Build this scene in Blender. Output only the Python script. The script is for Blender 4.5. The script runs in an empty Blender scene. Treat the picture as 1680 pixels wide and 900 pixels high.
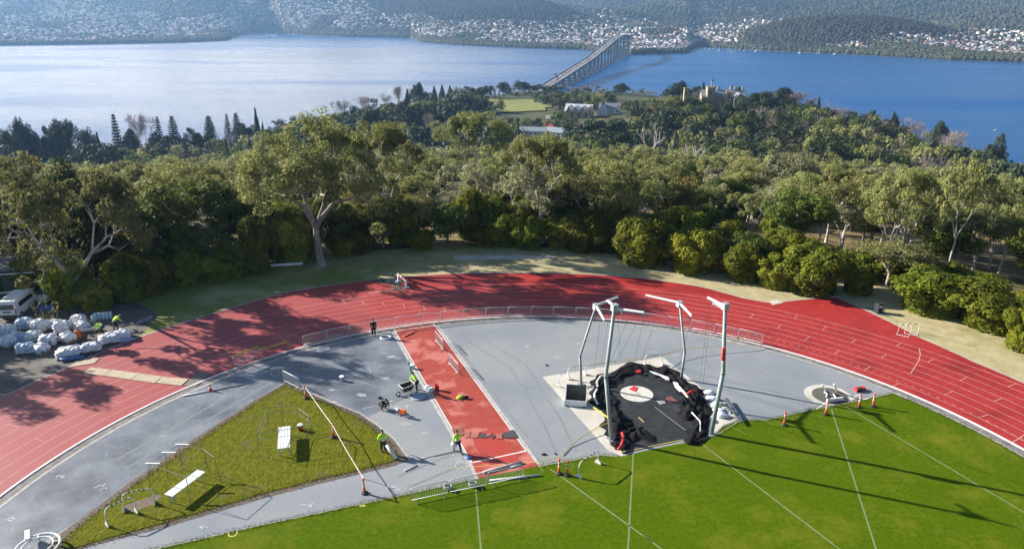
import bpy, bmesh, math, random
import numpy as np
from mathutils import Vector, Matrix
from mathutils.geometry import tessellate_polygon
PI=math.pi; R=math.radians
sc=bpy.context.scene
COL=sc.collection
random.seed(7)
# ------------------------------------------------------------------ camera
FOC,PIT,ROL,CH=1220.0,R(19.65),R(0.35),30.0
cam=bpy.data.cameras.new('camera'); camo=bpy.data.objects.new('camera',cam); COL.objects.link(camo)
cam.sensor_width=36; cam.lens=FOC/1680*36; cam.clip_end=40000; cam.clip_start=.5
camo.matrix_world=Matrix.Translation((0,0,CH))@Matrix.Rotation(PI/2-PIT,4,'X')@Matrix.Rotation(ROL,4,'Z')
sc.camera=camo
def ray(px,py):
    a=(px-840)/FOC; b=-(py-450)/FOC
    c,s=math.cos(ROL),math.sin(ROL); a,b=c*a-s*b,s*a+c*b
    return Vector((a,math.cos(PIT)+b*math.sin(PIT),-math.sin(PIT)+b*math.cos(PIT)))
def U(px,py,z=0.0):                      # pixel of the survey photo -> point on the level z
    d=ray(px,py); t=(z-CH)/d.z
    return Vector((d.x*t,d.y*t,z))
def UY(px,py,Y):
    d=ray(px,py); t=Y/d.y
    return Vector((d.x*t,Y,CH+d.z*t))
def UR(px,py,r):                         # point at horizontal distance r
    d=ray(px,py); t=r/math.hypot(d.x,d.y)
    return Vector((d.x*t,d.y*t,CH+d.z*t))
# ------------------------------------------------------------------ materials
def lin(c):
    return tuple((v/12.92 if v<=.04045 else ((v+.055)/1.055)**2.4) for v in c)
MATS={}
def M(name,c1,c2=None,scale=1.0,rough=.85,spec=.3,bump=0.0,bscale=None,metal=0.0,c3=None,s3=.1,r3=(.45,.7),detail=5,r2=(.35,.65),trans=0.0,rnd=0.0,alpha=None,coord='Object',stretch=None):
    if name in MATS: return MATS[name]
    m=bpy.data.materials.new(name); m.use_nodes=True; nt=m.node_tree; N=nt.nodes; L=nt.links
    b=N['Principled BSDF']; b.inputs['Roughness'].default_value=rough; b.inputs['Metallic'].default_value=metal
    b.inputs['Specular IOR Level'].default_value=spec
    b.inputs['Base Color'].default_value=(*c1,1)
    tc=N.new('ShaderNodeTexCoord'); vec=tc.outputs[coord]
    if stretch:
        mp=N.new('ShaderNodeMapping'); mp.inputs['Scale'].default_value=stretch; L.new(vec,mp.inputs[0]); vec=mp.outputs[0]
    def noise(s,d=detail):
        n=N.new('ShaderNodeTexNoise'); n.inputs['Scale'].default_value=s; n.inputs['Detail'].default_value=d; n.inputs['Roughness'].default_value=.65
        L.new(vec,n.inputs['Vector']); return n.outputs['Fac']
    def mix(fac,a,bb):
        x=N.new('ShaderNodeMix'); x.data_type='RGBA'
        if isinstance(fac,float): x.inputs[0].default_value=fac
        else: L.new(fac,x.inputs[0])
        for i,v in ((6,a),(7,bb)):
            if isinstance(v,tuple): x.inputs[i].default_value=(*v,1)
            else: L.new(v,x.inputs[i])
        return x.outputs[2]
    def ramp(f,lo,hi):
        r=N.new('ShaderNodeMapRange'); r.inputs[1].default_value=lo; r.inputs[2].default_value=hi; L.new(f,r.inputs[0]); return r.outputs[0]
    col=c1
    if c2 is not None: col=mix(ramp(noise(scale),*r2),c1,c2)
    if c3 is not None: col=mix(ramp(noise(s3,4),*r3),col,c3)
    if rnd>0:
        oi=N.new('ShaderNodeObjectInfo'); hs=N.new('ShaderNodeHueSaturation')
        v=N.new('ShaderNodeMapRange'); v.inputs[3].default_value=1-rnd; v.inputs[4].default_value=1+rnd; L.new(oi.outputs['Random'],v.inputs[0]); L.new(v.outputs[0],hs.inputs['Value'])
        h=N.new('ShaderNodeMapRange'); h.inputs[3].default_value=.5-.05*rnd; h.inputs[4].default_value=.5+.05*rnd
        mm=N.new('ShaderNodeMath'); mm.operation='FRACT'; m2=N.new('ShaderNodeMath'); m2.operation='MULTIPLY'; m2.inputs[1].default_value=7.31
        L.new(oi.outputs['Random'],m2.inputs[0]); L.new(m2.outputs[0],mm.inputs[0]); L.new(mm.outputs[0],h.inputs[0]); L.new(h.outputs[0],hs.inputs['Hue'])
        if isinstance(col,tuple): hs.inputs['Color'].default_value=(*col,1)
        else: L.new(col,hs.inputs['Color'])
        col=hs.outputs[0]
    if not isinstance(col,tuple): L.new(col,b.inputs['Base Color'])
    if bump>0:
        bp=N.new('ShaderNodeBump'); bp.inputs['Strength'].default_value=1; bp.inputs['Distance'].default_value=bump
        L.new(noise(bscale or scale,4),bp.inputs['Height']); L.new(bp.outputs[0],b.inputs['Normal'])
    if trans>0:
        tr=N.new('ShaderNodeBsdfTranslucent'); ms=N.new('ShaderNodeMixShader'); ms.inputs[0].default_value=trans
        if isinstance(col,tuple): tr.inputs[0].default_value=(*col,1)
        else: L.new(col,tr.inputs[0])
        L.new(b.outputs[0],ms.inputs[1]); L.new(tr.outputs[0],ms.inputs[2]); L.new(ms.outputs[0],N['Material Output'].inputs['Surface'])
    MATS[name]=m; return m
# ------------------------------------------------------------------ mesh builder
class MB:
    def __init__(s): s.v=[]; s.f=[]; s.m=[]
    def add(s,vs,fs,mi=0):
        o=len(s.v); s.v+= [tuple(v) for v in vs]; s.f+=[tuple(i+o for i in f) for f in fs]; s.m+=[mi]*len(fs); return s
    def box(s,c,d,rz=0,mi=0,top=1.0,rot=None):
        h=[x/2 for x in d]; vs=[]
        for z in(-1,1):
            k=top if z>0 else 1
            for x,y in((-1,-1),(1,-1),(1,1),(-1,1)): vs.append(Vector((x*h[0]*k,y*h[1]*k,z*h[2])))
        Rm=rot or Matrix.Rotation(rz,3,'Z'); c=Vector(c)
        return s.add([Rm@v+c for v in vs],[(3,2,1,0),(4,5,6,7),(0,1,5,4),(1,2,6,5),(2,3,7,6),(3,0,4,7)],mi)
    def tube(s,pts,r,n=6,mi=0,cap=True):
        pts=[Vector(p) for p in pts]; k=len(pts); rs=[r]*k if not hasattr(r,'__len__') else list(r)
        t0=(pts[1]-pts[0]).normalized(); u=t0.orthogonal().normalized(); vs=[];fs=[]
        for i in range(k):
            t=(pts[min(i+1,k-1)]-pts[max(i-1,0)])
            if t.length<1e-9: t=t0
            t=t.normalized(); u=(u-t*u.dot(t)); u=u.normalized() if u.length>1e-6 else t.orthogonal().normalized(); w=t.cross(u)
            for j in range(n):
                a=2*PI*j/n; vs.append(pts[i]+(u*math.cos(a)+w*math.sin(a))*rs[i])
        for i in range(k-1):
            for j in range(n):
                a=i*n+j; b=i*n+(j+1)%n; fs.append((a,b,b+n,a+n))
        if cap: fs.append(tuple(range(n))[::-1]); fs.append(tuple((k-1)*n+j for j in range(n)))
        return s.add(vs,fs,mi)
    def lathe(s,prof,n=16,c=(0,0,0),mi=0,sy=1.0):
        vs=[];fs=[];k=len(prof)
        for r,z in prof:
            for j in range(n):
                a=2*PI*j/n; vs.append((c[0]+r*math.cos(a),c[1]+r*math.sin(a)*sy,c[2]+z))
        for i in range(k-1):
            for j in range(n): a=i*n+j;b=i*n+(j+1)%n; fs.append((a,b,b+n,a+n))
        fs.append(tuple(range(n))[::-1]); fs.append(tuple((k-1)*n+j for j in range(n)))
        return s.add(vs,fs,mi)
    def poly(s,pts,z0,z1=None,mi=0):
        P=[Vector((p[0],p[1],0)) for p in pts]
        tr=tessellate_polygon([P]); n=len(P)
        def up(t):
            a,b,c=[P[i] for i in t]
            return t if (b-a).cross(c-a).z>0 else t[::-1]
        tr=[up(tuple(t)) for t in tr]
        s.add([(p.x,p.y,z0 if z1 is None else z1) for p in P],tr,mi)
        if z1 is not None:
            area=sum(P[i].x*P[(i+1)%n].y-P[(i+1)%n].x*P[i].y for i in range(n))
            vs=[(p.x,p.y,z0) for p in P]+[(p.x,p.y,z1) for p in P]
            fs=[(i,(i+1)%n,n+(i+1)%n,n+i) for i in range(n)]
            if area<0: fs=[f[::-1] for f in fs]
            s.add(vs,fs,mi)
        return s
    def strip(s,pts,w,z,mi=0):
        pts=[Vector((p[0],p[1],0)) for p in pts]; n=len(pts); vs=[]
        for i in range(n):
            t=(pts[min(i+1,n-1)]-pts[max(i-1,0)]).normalized(); q=Vector((-t.y,t.x,0))*w/2
            vs+=[(*(pts[i]+q).xy,z),(*(pts[i]-q).xy,z)]
        return s.add(vs,[(2*i+1,2*i+3,2*i+2,2*i) for i in range(n-1)],mi)
    def blob(s,c,d,seed=0,n=2,amp=.12,mi=0,freq=1.5,flat=-1):
        bm=bmesh.new(); bmesh.ops.create_icosphere(bm,subdivisions=n,radius=1)
        rng=random.Random(seed); ph=[rng.uniform(0,6.3) for _ in range(6)]; vs=[]
        for v in bm.verts:
            x,y,z=v.co; k=1+amp*(math.sin(freq*3*x+ph[0])*math.cos(freq*2.3*y+ph[1])+math.sin(freq*2.7*z+ph[2]+freq*x)*.7)
            z2=max(z*k,flat); vs.append((c[0]+x*k*d[0],c[1]+y*k*d[1],c[2]+z2*d[2]))
        fs=[tuple(q.index for q in f.verts) for f in bm.faces]; bm.free()
        return s.add(vs,fs,mi)
    def build(s,name,mats,parent=None,smooth=False,loc=None,rz=0):
        me=bpy.data.meshes.new(name); me.from_pydata(s.v,[],s.f); 
        ms=mats if isinstance(mats,(list,tuple)) else [mats]
        for m in ms: me.materials.append(m)
        if len(ms)>1: me.polygons.foreach_set('material_index',s.m)
        if smooth: me.polygons.foreach_set('use_smooth',[True]*len(s.f))
        me.update()
        o=bpy.data.objects.new(name,me); COL.objects.link(o)
        if parent: o.parent=parent
        if loc is not None: o.location=loc
        o.rotation_euler.z=rz
        return o
def bigmesh(name,verts,faces,mats,mi=None,smooth=False):     # numpy arrays, faces (n,k)
    me=bpy.data.meshes.new(name); nf,k=faces.shape
    me.vertices.add(len(verts)); me.vertices.foreach_set('co',np.ascontiguousarray(verts,dtype=np.float32).ravel())
    me.loops.add(nf*k); me.loops.foreach_set('vertex_index',faces.astype(np.int32).ravel())
    me.polygons.add(nf); me.polygons.foreach_set('loop_start',np.arange(0,nf*k,k,dtype=np.int32)); 
    for m in mats: me.materials.append(m)
    if mi is not None: me.polygons.foreach_set('material_index',mi.astype(np.int32))
    if smooth: me.polygons.foreach_set('use_smooth',np.ones(nf,dtype=bool))
    me.update(calc_edges=True); return me
def link(name,me,parent=None,loc=None,rz=0,s=None):
    o=bpy.data.objects.new(name,me); COL.objects.link(o)
    if parent: o.parent=parent
    if loc is not None: o.location=loc
    o.rotation_euler.z=rz
    if s is not None: o.scale=(s,s,s) if not hasattr(s,'__len__') else s
    return o
def tag(o,label,cat,group=None):
    o['label']=label; o['category']=cat
    if group: o['group']=group
    return o
def thing(name,label,cat,loc=(0,0,0),rz=0,group=None):
    o=bpy.data.objects.new(name,None); o.empty_display_size=.2; COL.objects.link(o); o.location=loc; o.rotation_euler=(0,0,rz)
    return tag(o,label,cat,group)
def struct(o,kind='structure'): o['kind']=kind; return o
def dup(root,loc,rz=0,label=None,s=None):
    r=root.copy(); COL.objects.link(r); r.location=loc; r.rotation_euler.z=rz
    if s is not None: r.scale=(s,s,s) if not hasattr(s,'__len__') else s
    if label: r['label']=label
    for ch in list(root.children):
        c=ch.copy(); COL.objects.link(c); c.parent=r
        for g in ch.children:
            d=g.copy(); COL.objects.link(d); d.parent=c
    return r
# ------------------------------------------------------------------ light and air
SUNEL,SUNAZ=24.0,158.8      # azimuth of the sun counter-clockwise from +X
w=bpy.data.worlds.new('World'); sc.world=w; w.use_nodes=True; nt=w.node_tree
bg=nt.nodes['Background']; sky=nt.nodes.new('ShaderNodeTexSky'); sky.sky_type='NISHITA'; sky.sun_disc=False
sky.sun_elevation=R(SUNEL); sky.sun_rotation=R(90-SUNAZ); sky.altitude=50; sky.air_density=1; sky.dust_density=.7; sky.ozone_density=3

# unseen bright cloud bank, added low on the sun side to whiten the river
tcw=nt.nodes.new('ShaderNodeTexCoord'); fl=nt.nodes.new('ShaderNodeVectorMath'); fl.operation='MULTIPLY'; fl.inputs[1].default_value=(1,1,0); nv=nt.nodes.new('ShaderNodeVectorMath'); nv.operation='NORMALIZE'
dp=nt.nodes.new('ShaderNodeVectorMath'); dp.operation='DOT_PRODUCT'; CA=R(90+46); dp.inputs[1].default_value=(math.cos(CA),math.sin(CA),0)
nt.links.new(tcw.outputs['Generated'],fl.inputs[0]); nt.links.new(fl.outputs[0],nv.inputs[0]); nt.links.new(nv.outputs[0],dp.inputs[0])
ca=nt.nodes.new('ShaderNodeMapRange'); ca.interpolation_type='SMOOTHSTEP'; ca.inputs[1].default_value=math.cos(R(56)); ca.inputs[2].default_value=math.cos(R(27)); nt.links.new(dp.outputs['Value'],ca.inputs[0])
sz=nt.nodes.new('ShaderNodeSeparateXYZ'); nt.links.new(tcw.outputs['Generated'],sz.inputs[0])
ce=nt.nodes.new('ShaderNodeMapRange'); ce.interpolation_type='SMOOTHSTEP'; ce.inputs[1].default_value=math.sin(R(22)); ce.inputs[2].default_value=math.sin(R(11)); nt.links.new(sz.outputs[2],ce.inputs[0])
cm=nt.nodes.new('ShaderNodeMath'); cm.operation='MULTIPLY'; nt.links.new(ca.outputs[0],cm.inputs[0]); nt.links.new(ce.outputs[0],cm.inputs[1])
cn=nt.nodes.new('ShaderNodeTexNoise'); cn.inputs['Scale'].default_value=3; cn.inputs['Detail'].default_value=6; nt.links.new(tcw.outputs['Generated'],cn.inputs['Vector'])
cr=nt.nodes.new('ShaderNodeMapRange'); cr.inputs[1].default_value=.25; cr.inputs[2].default_value=.6; cr.inputs[3].default_value=.8; nt.links.new(cn.outputs[0],cr.inputs[0])
cx=nt.nodes.new('ShaderNodeMath'); cx.operation='MULTIPLY'; nt.links.new(cm.outputs[0],cx.inputs[0]); nt.links.new(cr.outputs[0],cx.inputs[1])
mxw=nt.nodes.new('ShaderNodeMix'); mxw.data_type='RGBA'; nt.links.new(cx.outputs[0],mxw.inputs[0]); nt.links.new(sky.outputs[0],mxw.inputs[6]); mxw.inputs[7].default_value=(36,31.5,22.5,1)
nt.links.new(mxw.outputs[2],bg.inputs[0]); bg.inputs[1].default_value=.05
sl=bpy.data.lights.new('sun','SUN'); so=bpy.data.objects.new('sun',sl); COL.objects.link(so)
sl.energy=5.0; sl.angle=R(.53); sl.color=(1,.93,.82)
sd=Vector((math.cos(R(SUNAZ))*math.cos(R(SUNEL)),math.sin(R(SUNAZ))*math.cos(R(SUNEL)),math.sin(R(SUNEL))))
so.rotation_euler=sd.to_track_quat('Z','Y').to_euler(); so.location=(0,0,60)
vs=sc.view_settings; vs.view_transform='Standard'; vs.look='None'; vs.exposure=1.4; vs.gamma=1; vs.use_curve_mapping=False
# ------------------------------------------------------------------ near terrain
SH=[(-1.6,330),(-.9,430),(-.69,500),(-.35,570),(-.22,700),(-.1,820),(.03,930),(.15,930),(.25,830),(.4,700),(.55,560),(.69,480),(.9,420),(1.6,330)]
def shore(u): return float(np.interp(u,[a for a,_ in SH],[b for _,b in SH]))
def terr(x,y):
    r=math.hypot(x,y)
    if y>1: u=max(-1.6,min(1.6,x/y))
    else: u=1.6 if x>0 else -1.6
    rs=shore(u)
    z=-.03-min(.165*max(0,r-99),60+.012*max(0,r-600))+13*math.exp(-((x-175)**2+(y-600)**2)/(2*110**2))
    if r>99: z+=math.sin(x*.031+1)*math.cos(y*.027)*min(1.2,(r-99)*.02)
    if r>rs: z-=(r-rs)*.55
    return max(z,-97)
def near_terrain():
    na,rr=240,[0,30,60,85]+list(np.arange(92,330,6))+list(np.arange(330,1010,14))+[1030,1080,1150]
    vs=[(0,0,-.03)]; fs=[]
    for r in rr[1:]:
        for i in range(na):
            a=2*PI*i/na; x,y=r*math.cos(a),r*math.sin(a); vs.append((x,y,terr(x,y)))
    for i in range(na): fs.append((0,1+i,1+(i+1)%na))
    for k in range(len(rr)-2):
        for i in range(na):
            a=1+k*na+i; b=1+k*na+(i+1)%na; fs.append((a,a+na,b+na,b))
    return MB().add(vs,fs)
mterr=M('forest_floor',(.05,.042,.02),(.1,.085,.035),scale=.6,c3=(.28,.2,.09),s3=.035,r3=(.5,.62),bump=.15,bscale=1.2)
struct(near_terrain().build('ground',mterr,smooth=True))
_n=mterr.node_tree; _b=_n.nodes['Principled BSDF']; _src=_b.inputs['Base Color'].links[0].from_socket; _g=_n.nodes.new('ShaderNodeNewGeometry'); _s=_n.nodes.new('ShaderNodeSeparateXYZ'); _n.links.new(_g.outputs['Position'],_s.inputs[0])
_m=_n.nodes.new('ShaderNodeMapRange'); _m.inputs[1].default_value=330; _m.inputs[2].default_value=480; _n.links.new(_s.outputs[1],_m.inputs[0]); _x=_n.nodes.new('ShaderNodeMix'); _x.data_type='RGBA'; _n.links.new(_m.outputs[0],_x.inputs[0]); _n.links.new(_src,_x.inputs[6]); _x.inputs[7].default_value=(.055,.062,.022,1); _n.links.new(_x.outputs[2],_b.inputs['Base Color'])
# ------------------------------------------------------------------ track setting
CX,CY,RI=2.9,34.5,36.5
def P(r,deg): return Vector((CX+r*math.cos(R(deg)),CY+r*math.sin(R(deg)),0))
def px(*pts,z=0): return [U(a,b,z) for a,b in pts]
mgrassout=M('verge_grass',(.34,.29,.15),(.46,.4,.23),scale=.9,bump=.06,bscale=6,c3=(.17,.2,.045),s3=.07,r3=(.5,.66),detail=8)
_n=mgrassout.node_tree; _ge=_n.nodes.new('ShaderNodeNewGeometry'); _sx=_n.nodes.new('ShaderNodeSeparateXYZ'); _n.links.new(_ge.outputs['Position'],_sx.inputs[0]); _mr=_n.nodes.new('ShaderNodeMapRange'); _mr.inputs[1].default_value=-26; _mr.inputs[2].default_value=8; _mr.inputs[3].default_value=-.16; _mr.inputs[4].default_value=.1; _n.links.new(_sx.outputs[0],_mr.inputs[0])
_rg=[q for q in _n.nodes if q.bl_idname=='ShaderNodeMapRange' and abs(q.inputs[2].default_value-.66)<1e-3][0]; _l=_rg.inputs[0].links[0].from_socket; _sb=_n.nodes.new('ShaderNodeMath'); _sb.operation='SUBTRACT'; _n.links.new(_l,_sb.inputs[0]); _n.links.new(_mr.outputs[0],_sb.inputs[1]); _n.links.new(_sb.outputs[0],_rg.inputs[0])
def xsheen(m,col,x0,x1):            # sun sheen put into the base colour as pink, towards one end
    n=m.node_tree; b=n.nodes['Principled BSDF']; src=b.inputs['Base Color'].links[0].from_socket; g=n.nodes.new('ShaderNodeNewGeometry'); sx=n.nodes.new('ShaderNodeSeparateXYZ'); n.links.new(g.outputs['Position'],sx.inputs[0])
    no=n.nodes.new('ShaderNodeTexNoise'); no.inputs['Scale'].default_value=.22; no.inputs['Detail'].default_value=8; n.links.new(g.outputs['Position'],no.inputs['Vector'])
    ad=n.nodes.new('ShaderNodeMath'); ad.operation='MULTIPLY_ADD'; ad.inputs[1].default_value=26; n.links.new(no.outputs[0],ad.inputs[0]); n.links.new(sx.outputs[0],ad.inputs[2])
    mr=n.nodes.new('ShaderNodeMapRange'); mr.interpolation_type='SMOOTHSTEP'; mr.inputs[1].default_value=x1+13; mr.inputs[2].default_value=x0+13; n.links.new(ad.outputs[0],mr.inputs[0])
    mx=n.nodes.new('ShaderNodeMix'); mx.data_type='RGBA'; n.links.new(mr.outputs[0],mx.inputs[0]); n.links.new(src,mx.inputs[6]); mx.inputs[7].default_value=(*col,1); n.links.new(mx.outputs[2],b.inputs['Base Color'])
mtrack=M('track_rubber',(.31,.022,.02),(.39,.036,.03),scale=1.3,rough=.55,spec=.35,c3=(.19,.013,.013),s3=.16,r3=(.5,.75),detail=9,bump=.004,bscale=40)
xsheen(mtrack,(.34,.1,.1),-48,4)
mrun=M('runway_rubber',(.3,.045,.03),(.36,.06,.04),scale=1.5,rough=.7,spec=.3,c3=(.47,.15,.12),s3=.28,r3=(.5,.58),detail=6)
mgrey=M('grey_surface',(.22,.235,.25),(.29,.305,.315),scale=7,rough=.7,spec=.35,c3=(.19,.21,.24),s3=.07,r3=(.44,.66),detail=9,bump=.006,bscale=25)
mgreyw=M('worn_shaded_grey',(.06,.072,.095),(.25,.275,.31),scale=.3,rough=.55,spec=.4,c3=(.36,.385,.42),s3=1.1,r3=(.6,.85),detail=10,bump=.008,bscale=12,r2=(.3,.75))  # worn, wet mottling, its dark tone deepened to carry the tree shade
mwhite=M('line_paint',(.7,.68,.66),(.5,.46,.44),scale=2.5,rough=.7,r2=(.45,.8))
mline=M('lane_line_paint',(.56,.36,.33),(.45,.2,.18),scale=1.8,rough=.7)
morl=M('orange_mark_paint',(.6,.3,.17),(.55,.22,.15),scale=3)
mlawn=M('lawn_grass',(.046,.088,.001),(.093,.147,.002),scale=3.2,rough=.95,spec=.05,c3=(.165,.17,.014),s3=.2,r3=(.5,.78),bump=.05,bscale=14,detail=9,r2=(.25,.75))
mrough=M('rough_turf',(.075,.09,.005),(.15,.15,.012),scale=2.2,rough=.95,spec=.05,c3=(.13,.1,.045),s3=.45,r3=(.56,.74),bump=.1,bscale=4.5,detail=8)
mdirt=M('garden_dirt',(.1,.075,.055),(.19,.15,.11),scale=5,bump=.03)
mkerb=M('kerb_concrete',(.5,.48,.46),(.32,.3,.28),scale=2.2,rough=.8)
mdrain=M('drain_dark',(.1,.095,.095),(.26,.24,.23),scale=1.3,rough=.8)
mconc=M('concrete',(.46,.43,.38),(.58,.54,.48),scale=1.2,rough=.85,c3=(.36,.33,.28),s3=.6,r3=(.5,.75),detail=8)
myard=M('yard_gravel',(.085,.075,.07),(.15,.135,.125),scale=1.5,bump=.03,bscale=8,c3=(.2,.18,.16),s3=.25)
mblackmat=M('black_rubber_floor',(.016,.017,.019),(.032,.034,.037),scale=2,rough=.65,spec=.35,c3=(.055,.06,.065),s3=.5,r3=(.52,.85))
OUT=px((-330,760),(-150,710),(5,650),(107,604),(187,568),(380,505),(473,478.7),(566.7,464),(700,451),(800,447.5),(849,447.7),(950,449),(1060,457),(1150,470),(1220,489),(1265,497),(1370,487),(1440,518),(1508,553),(1600,594),(1680,628),(1800,688),(1960,770))
# grass verge sheet
VG=[P(RI+2,a) for a in range(185,-16,-5)]+[Vector((58,18,0)),Vector((60,50,0)),Vector((52,72,0)),Vector((42,81,0)),Vector((30,85.5,0)),Vector((19.5,90,0)),Vector((5,95,0)),Vector((-11,95,0)),Vector((-24,91,0)),Vector((-33,88.5,0)),Vector((-42,80,0)),Vector((-47,73,0)),Vector((-50,60,0)),Vector((-54,40,0)),Vector((-46,26,0))]
struct(MB().poly(VG,-.012).build('grass_verge',mgrassout))
YD=px((-420,700),(5,653),(107,607),(187,571),(232,548),(262,515),(215,492),(120,470),(95,430),(-120,425),(-420,470))
struct(MB().poly(YD,-.004).build('gravel_yard',myard))
inner=[P(RI,a) for a in np.arange(-22,192,1.5)]
tb=MB()                                                    # track sheet: inner arc to outer border, quad strip
angs=np.arange(-14,189.1,1.0); ro=[]
OA=sorted([(math.degrees(math.atan2(p.y-CY,p.x-CX))%360,math.hypot(p.x-CX,p.y-CY)) for p in OUT],key=lambda t:(t[0]+90)%360)
xs=[((a+90)%360)-90 for a,_ in OA]
for a in angs: ro.append(float(np.interp(a,xs,[b for _,b in OA])))
vsx=[];fsx=[]
for a,r in zip(angs,ro): vsx+=[P(RI-.05,a),P(r,a)]
for i in range(len(angs)-1): fsx.append((2*i,2*i+1,2*i+3,2*i+2))
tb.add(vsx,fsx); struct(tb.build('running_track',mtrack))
eb=MB(); eb.strip([P(r+.02,a) for a,r in zip(angs,ro)],.16,.006); struct(eb.build('track_edge',mkerb))
# infield grey D, worn half left of the runway
D=[P(RI-.9,a) for a in np.arange(190,-18,-2.0)]+[Vector((30,20,0)),Vector((-22,20,0))]
struct(MB().poly(D,-.008).build('grey_apron',mgrey))
RL=(U(646,539.1),U(774,758.3)); dirR=(RL[1]-RL[0]).normalized(); nR=Vector((-dirR.y,dirR.x,0))
if nR.x<0: nR=-nR
def RW(s,t): return RL[0]+dirR*s+nR*t
WG=[RW(0,-.3)]+[RW(13,-.3)]+px((590,690),(544,658),(470,624),(420,652),(289,737),(213,789),(130,851),(60,895),(-40,960),(-300,960))+[P(RI-.9,a) for a in np.arange(178,128,-2.0)]
struct(MB().poly(WG,-.002).build('worn_grey_apron',mgreyw))
# kerb rail and drain
kb=MB()
for r0,r1,z0,z1,mi in ((RI-.02,RI+.16,-.05,.05,0),):
    A=list(np.arange(-18,190,1.5)); n=len(A); vsx=[]
    for a in A: vsx+=[(*P(r0,a).xy,z1),(*P(r1,a).xy,z1),(*P(r1,a).xy,z0),(*P(r0,a).xy,z0)]
    fsx=[]
    for i in range(n-1):
        o=4*i; fsx+=[(o+4,o,o+1,o+5),(o+5,o+1,o+2,o+6),(o+7,o+3,o,o+4)]
    kb.add(vsx,fsx,mi)
struct(kb.build('kerb',mwhite))
db=MB(); db.strip([P(RI-.35,a) for a in np.arange(-18,190,1.5)],.6,.002); struct(db.build('drain_channel',mdrain))
db=MB(); db.strip([P(RI-.78,a) for a in np.arange(-18,190,1.5)],.22,.006); struct(db.build('drain_edge',mkerb))
# lane lines
lb=MB()
for k in range(1,9):
    lb.strip([P(RI+1.22*k,a) for a in np.arange(-14,189,1.5)],.06 if k<8 else .07,.004)
struct(lb.build('lane_lines',mline))
tk=MB(); ok=MB()
def tick(x,y,z=.0075,dst=None,w=.07):
    p=U(x,y); r=math.hypot(p.x-CX,p.y-CY); a=math.degrees(math.atan2(p.y-CY,p.x-CX)); k=int((r-RI)/1.22)
    (dst or tk).strip([P(RI+1.22*k+.03,a),P(RI+1.22*(k+1)-.03,a)],w,z)
for x,y in ((240,225),(372,276),(507,336),(717,350),(648,404),(293,323),(163,270),(38,220),(945,575),(1178,604),(1110,680),(1240,538)): tick(1220+x/2.813,440+y/2.813)
for x,y in ((685,275),(810,285),(932,292),(1057,300),(1183,315),(1312,330)): tick(380+x/3.75,420+y/3.75)
for x,y in ((430,387),(572,460),(865,424),(1018,508),(705,535)): tick(1220+x/2.813,440+y/2.813,dst=ok)
for x,y in ((150,640),(180,655),(210,640),(245,690),(30,700),(60,720),(95,690)): tick(x,y,w=.05)
for a in np.arange(20,75,1.05): tk.strip([P(RI+1.22*1.0+.62+ (a-47)*.022,a),P(RI+1.22+.62+(a-46.6)*.022,a+.42)],.06,.0075)
AR=px((1508,571.5),(1510,581),(1507,592),(1501,602),(1494,612)); tk.strip(AR,.09,.011)
tk.strip(px((1660,725.5),(1672,719),(1680,713),(1690,704)),.09,.011)
struct(tk.build('lane_marks',mline)); struct(ok.build('orange_lane_marks',morl))
# runway
rb=MB(); rb.poly([RL[0],U(700,630),U(774,758.3),U(785,784),U(883.5,763.8),U(863.3,739.2),U(780,627),U(710.9,530.2)],.004)
struct(rb.build('runway',mrun))
rl=MB()
rl.strip([U(646.5,540),U(774.3,758.5)],.09,.008); rl.strip([U(711,530.5),U(863.3,739.2)],.09,.008); rl.strip([U(774.3,758.5),U(863.3,739.2)],.12,.012); rl.strip([U(776,777),U(838,766)],.06,.012)
struct(rl.build('runway_lines',mwhite))
re=MB(); re.strip([U(643,541),U(690,625),U(771,760),U(784,786)],.28,.002); re.strip([U(716,531),U(787,628),U(868,739),U(885,764)],.25,.002); struct(re.build('runway_edging',mkerb))
mpatch=M('fresh_red_rubber',(.42,.05,.035),(.36,.045,.03),scale=2,rough=.5,spec=.4)
def zp(ox,oy,s,pts): return [U(ox+x/s,oy+y/s) for x,y in pts]
struct(MB().poly(zp(740,650,6,[(285,345),(455,318),(480,370),(540,450),(640,590),(640,620),(380,685),(330,600),(250,520),(215,430)]),.0075).build('fresh_rubber_patch',mpatch))
# concrete throwing pad and black floor
pad=px((890,618),(1087,585),(1140,626.7),(1213,687),(1186,697),(1172,713),(1100,728.5),(1066,735.5),(1038,742),(1020,747.5),(998,738.5))
struct(MB().poly(pad,-.06,.004).build('concrete_pad',mconc))
bl=px((1000,622),(1030,606),(1060,601),(1095,607),(1118,627),(1150,650),(1165,690),(1160,714),(1100,727.5),(1066,734.5),(1038,741),(1022,745),(1012,725),(1003,690),(990,650))
struct(MB().poly(bl,.009).build('rubber_floor',mblackmat))
struct(MB().strip([U(1074,667),(U(1125,706))],.05,.013).build('floor_line',M('grey_line',(.3,.31,.32))))
# ring
rg=MB(); c=U(1044.5,645.5); rg.lathe([(1.36,0),(1.36,.006),(.01,.006)],40,(c.x,c.y,.012)); struct(rg.build('throwing_circle',M('ring_concrete',(.5,.48,.43),(.6,.57,.52),scale=2.5,c3=(.33,.27,.22),s3=1.2,r3=(.55,.7))))
# second ring at the right with dark middle
c2=U(1359,648.5); c2.z=.0
r2=MB(); r2.lathe([(1.9,0),(1.9,.012),(1.45,.012)],40,(c2.x,c2.y,.0)); struct(r2.build('shot_circle_surround',mconc))
r2=MB(); r2.lathe([(1.42,0),(1.42,.006),(.01,.006)],40,(c2.x+.12,c2.y-.05,.014)); struct(r2.build('shot_circle',M('ring_dark',(.07,.07,.065),(.12,.115,.1),scale=2)))
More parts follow.
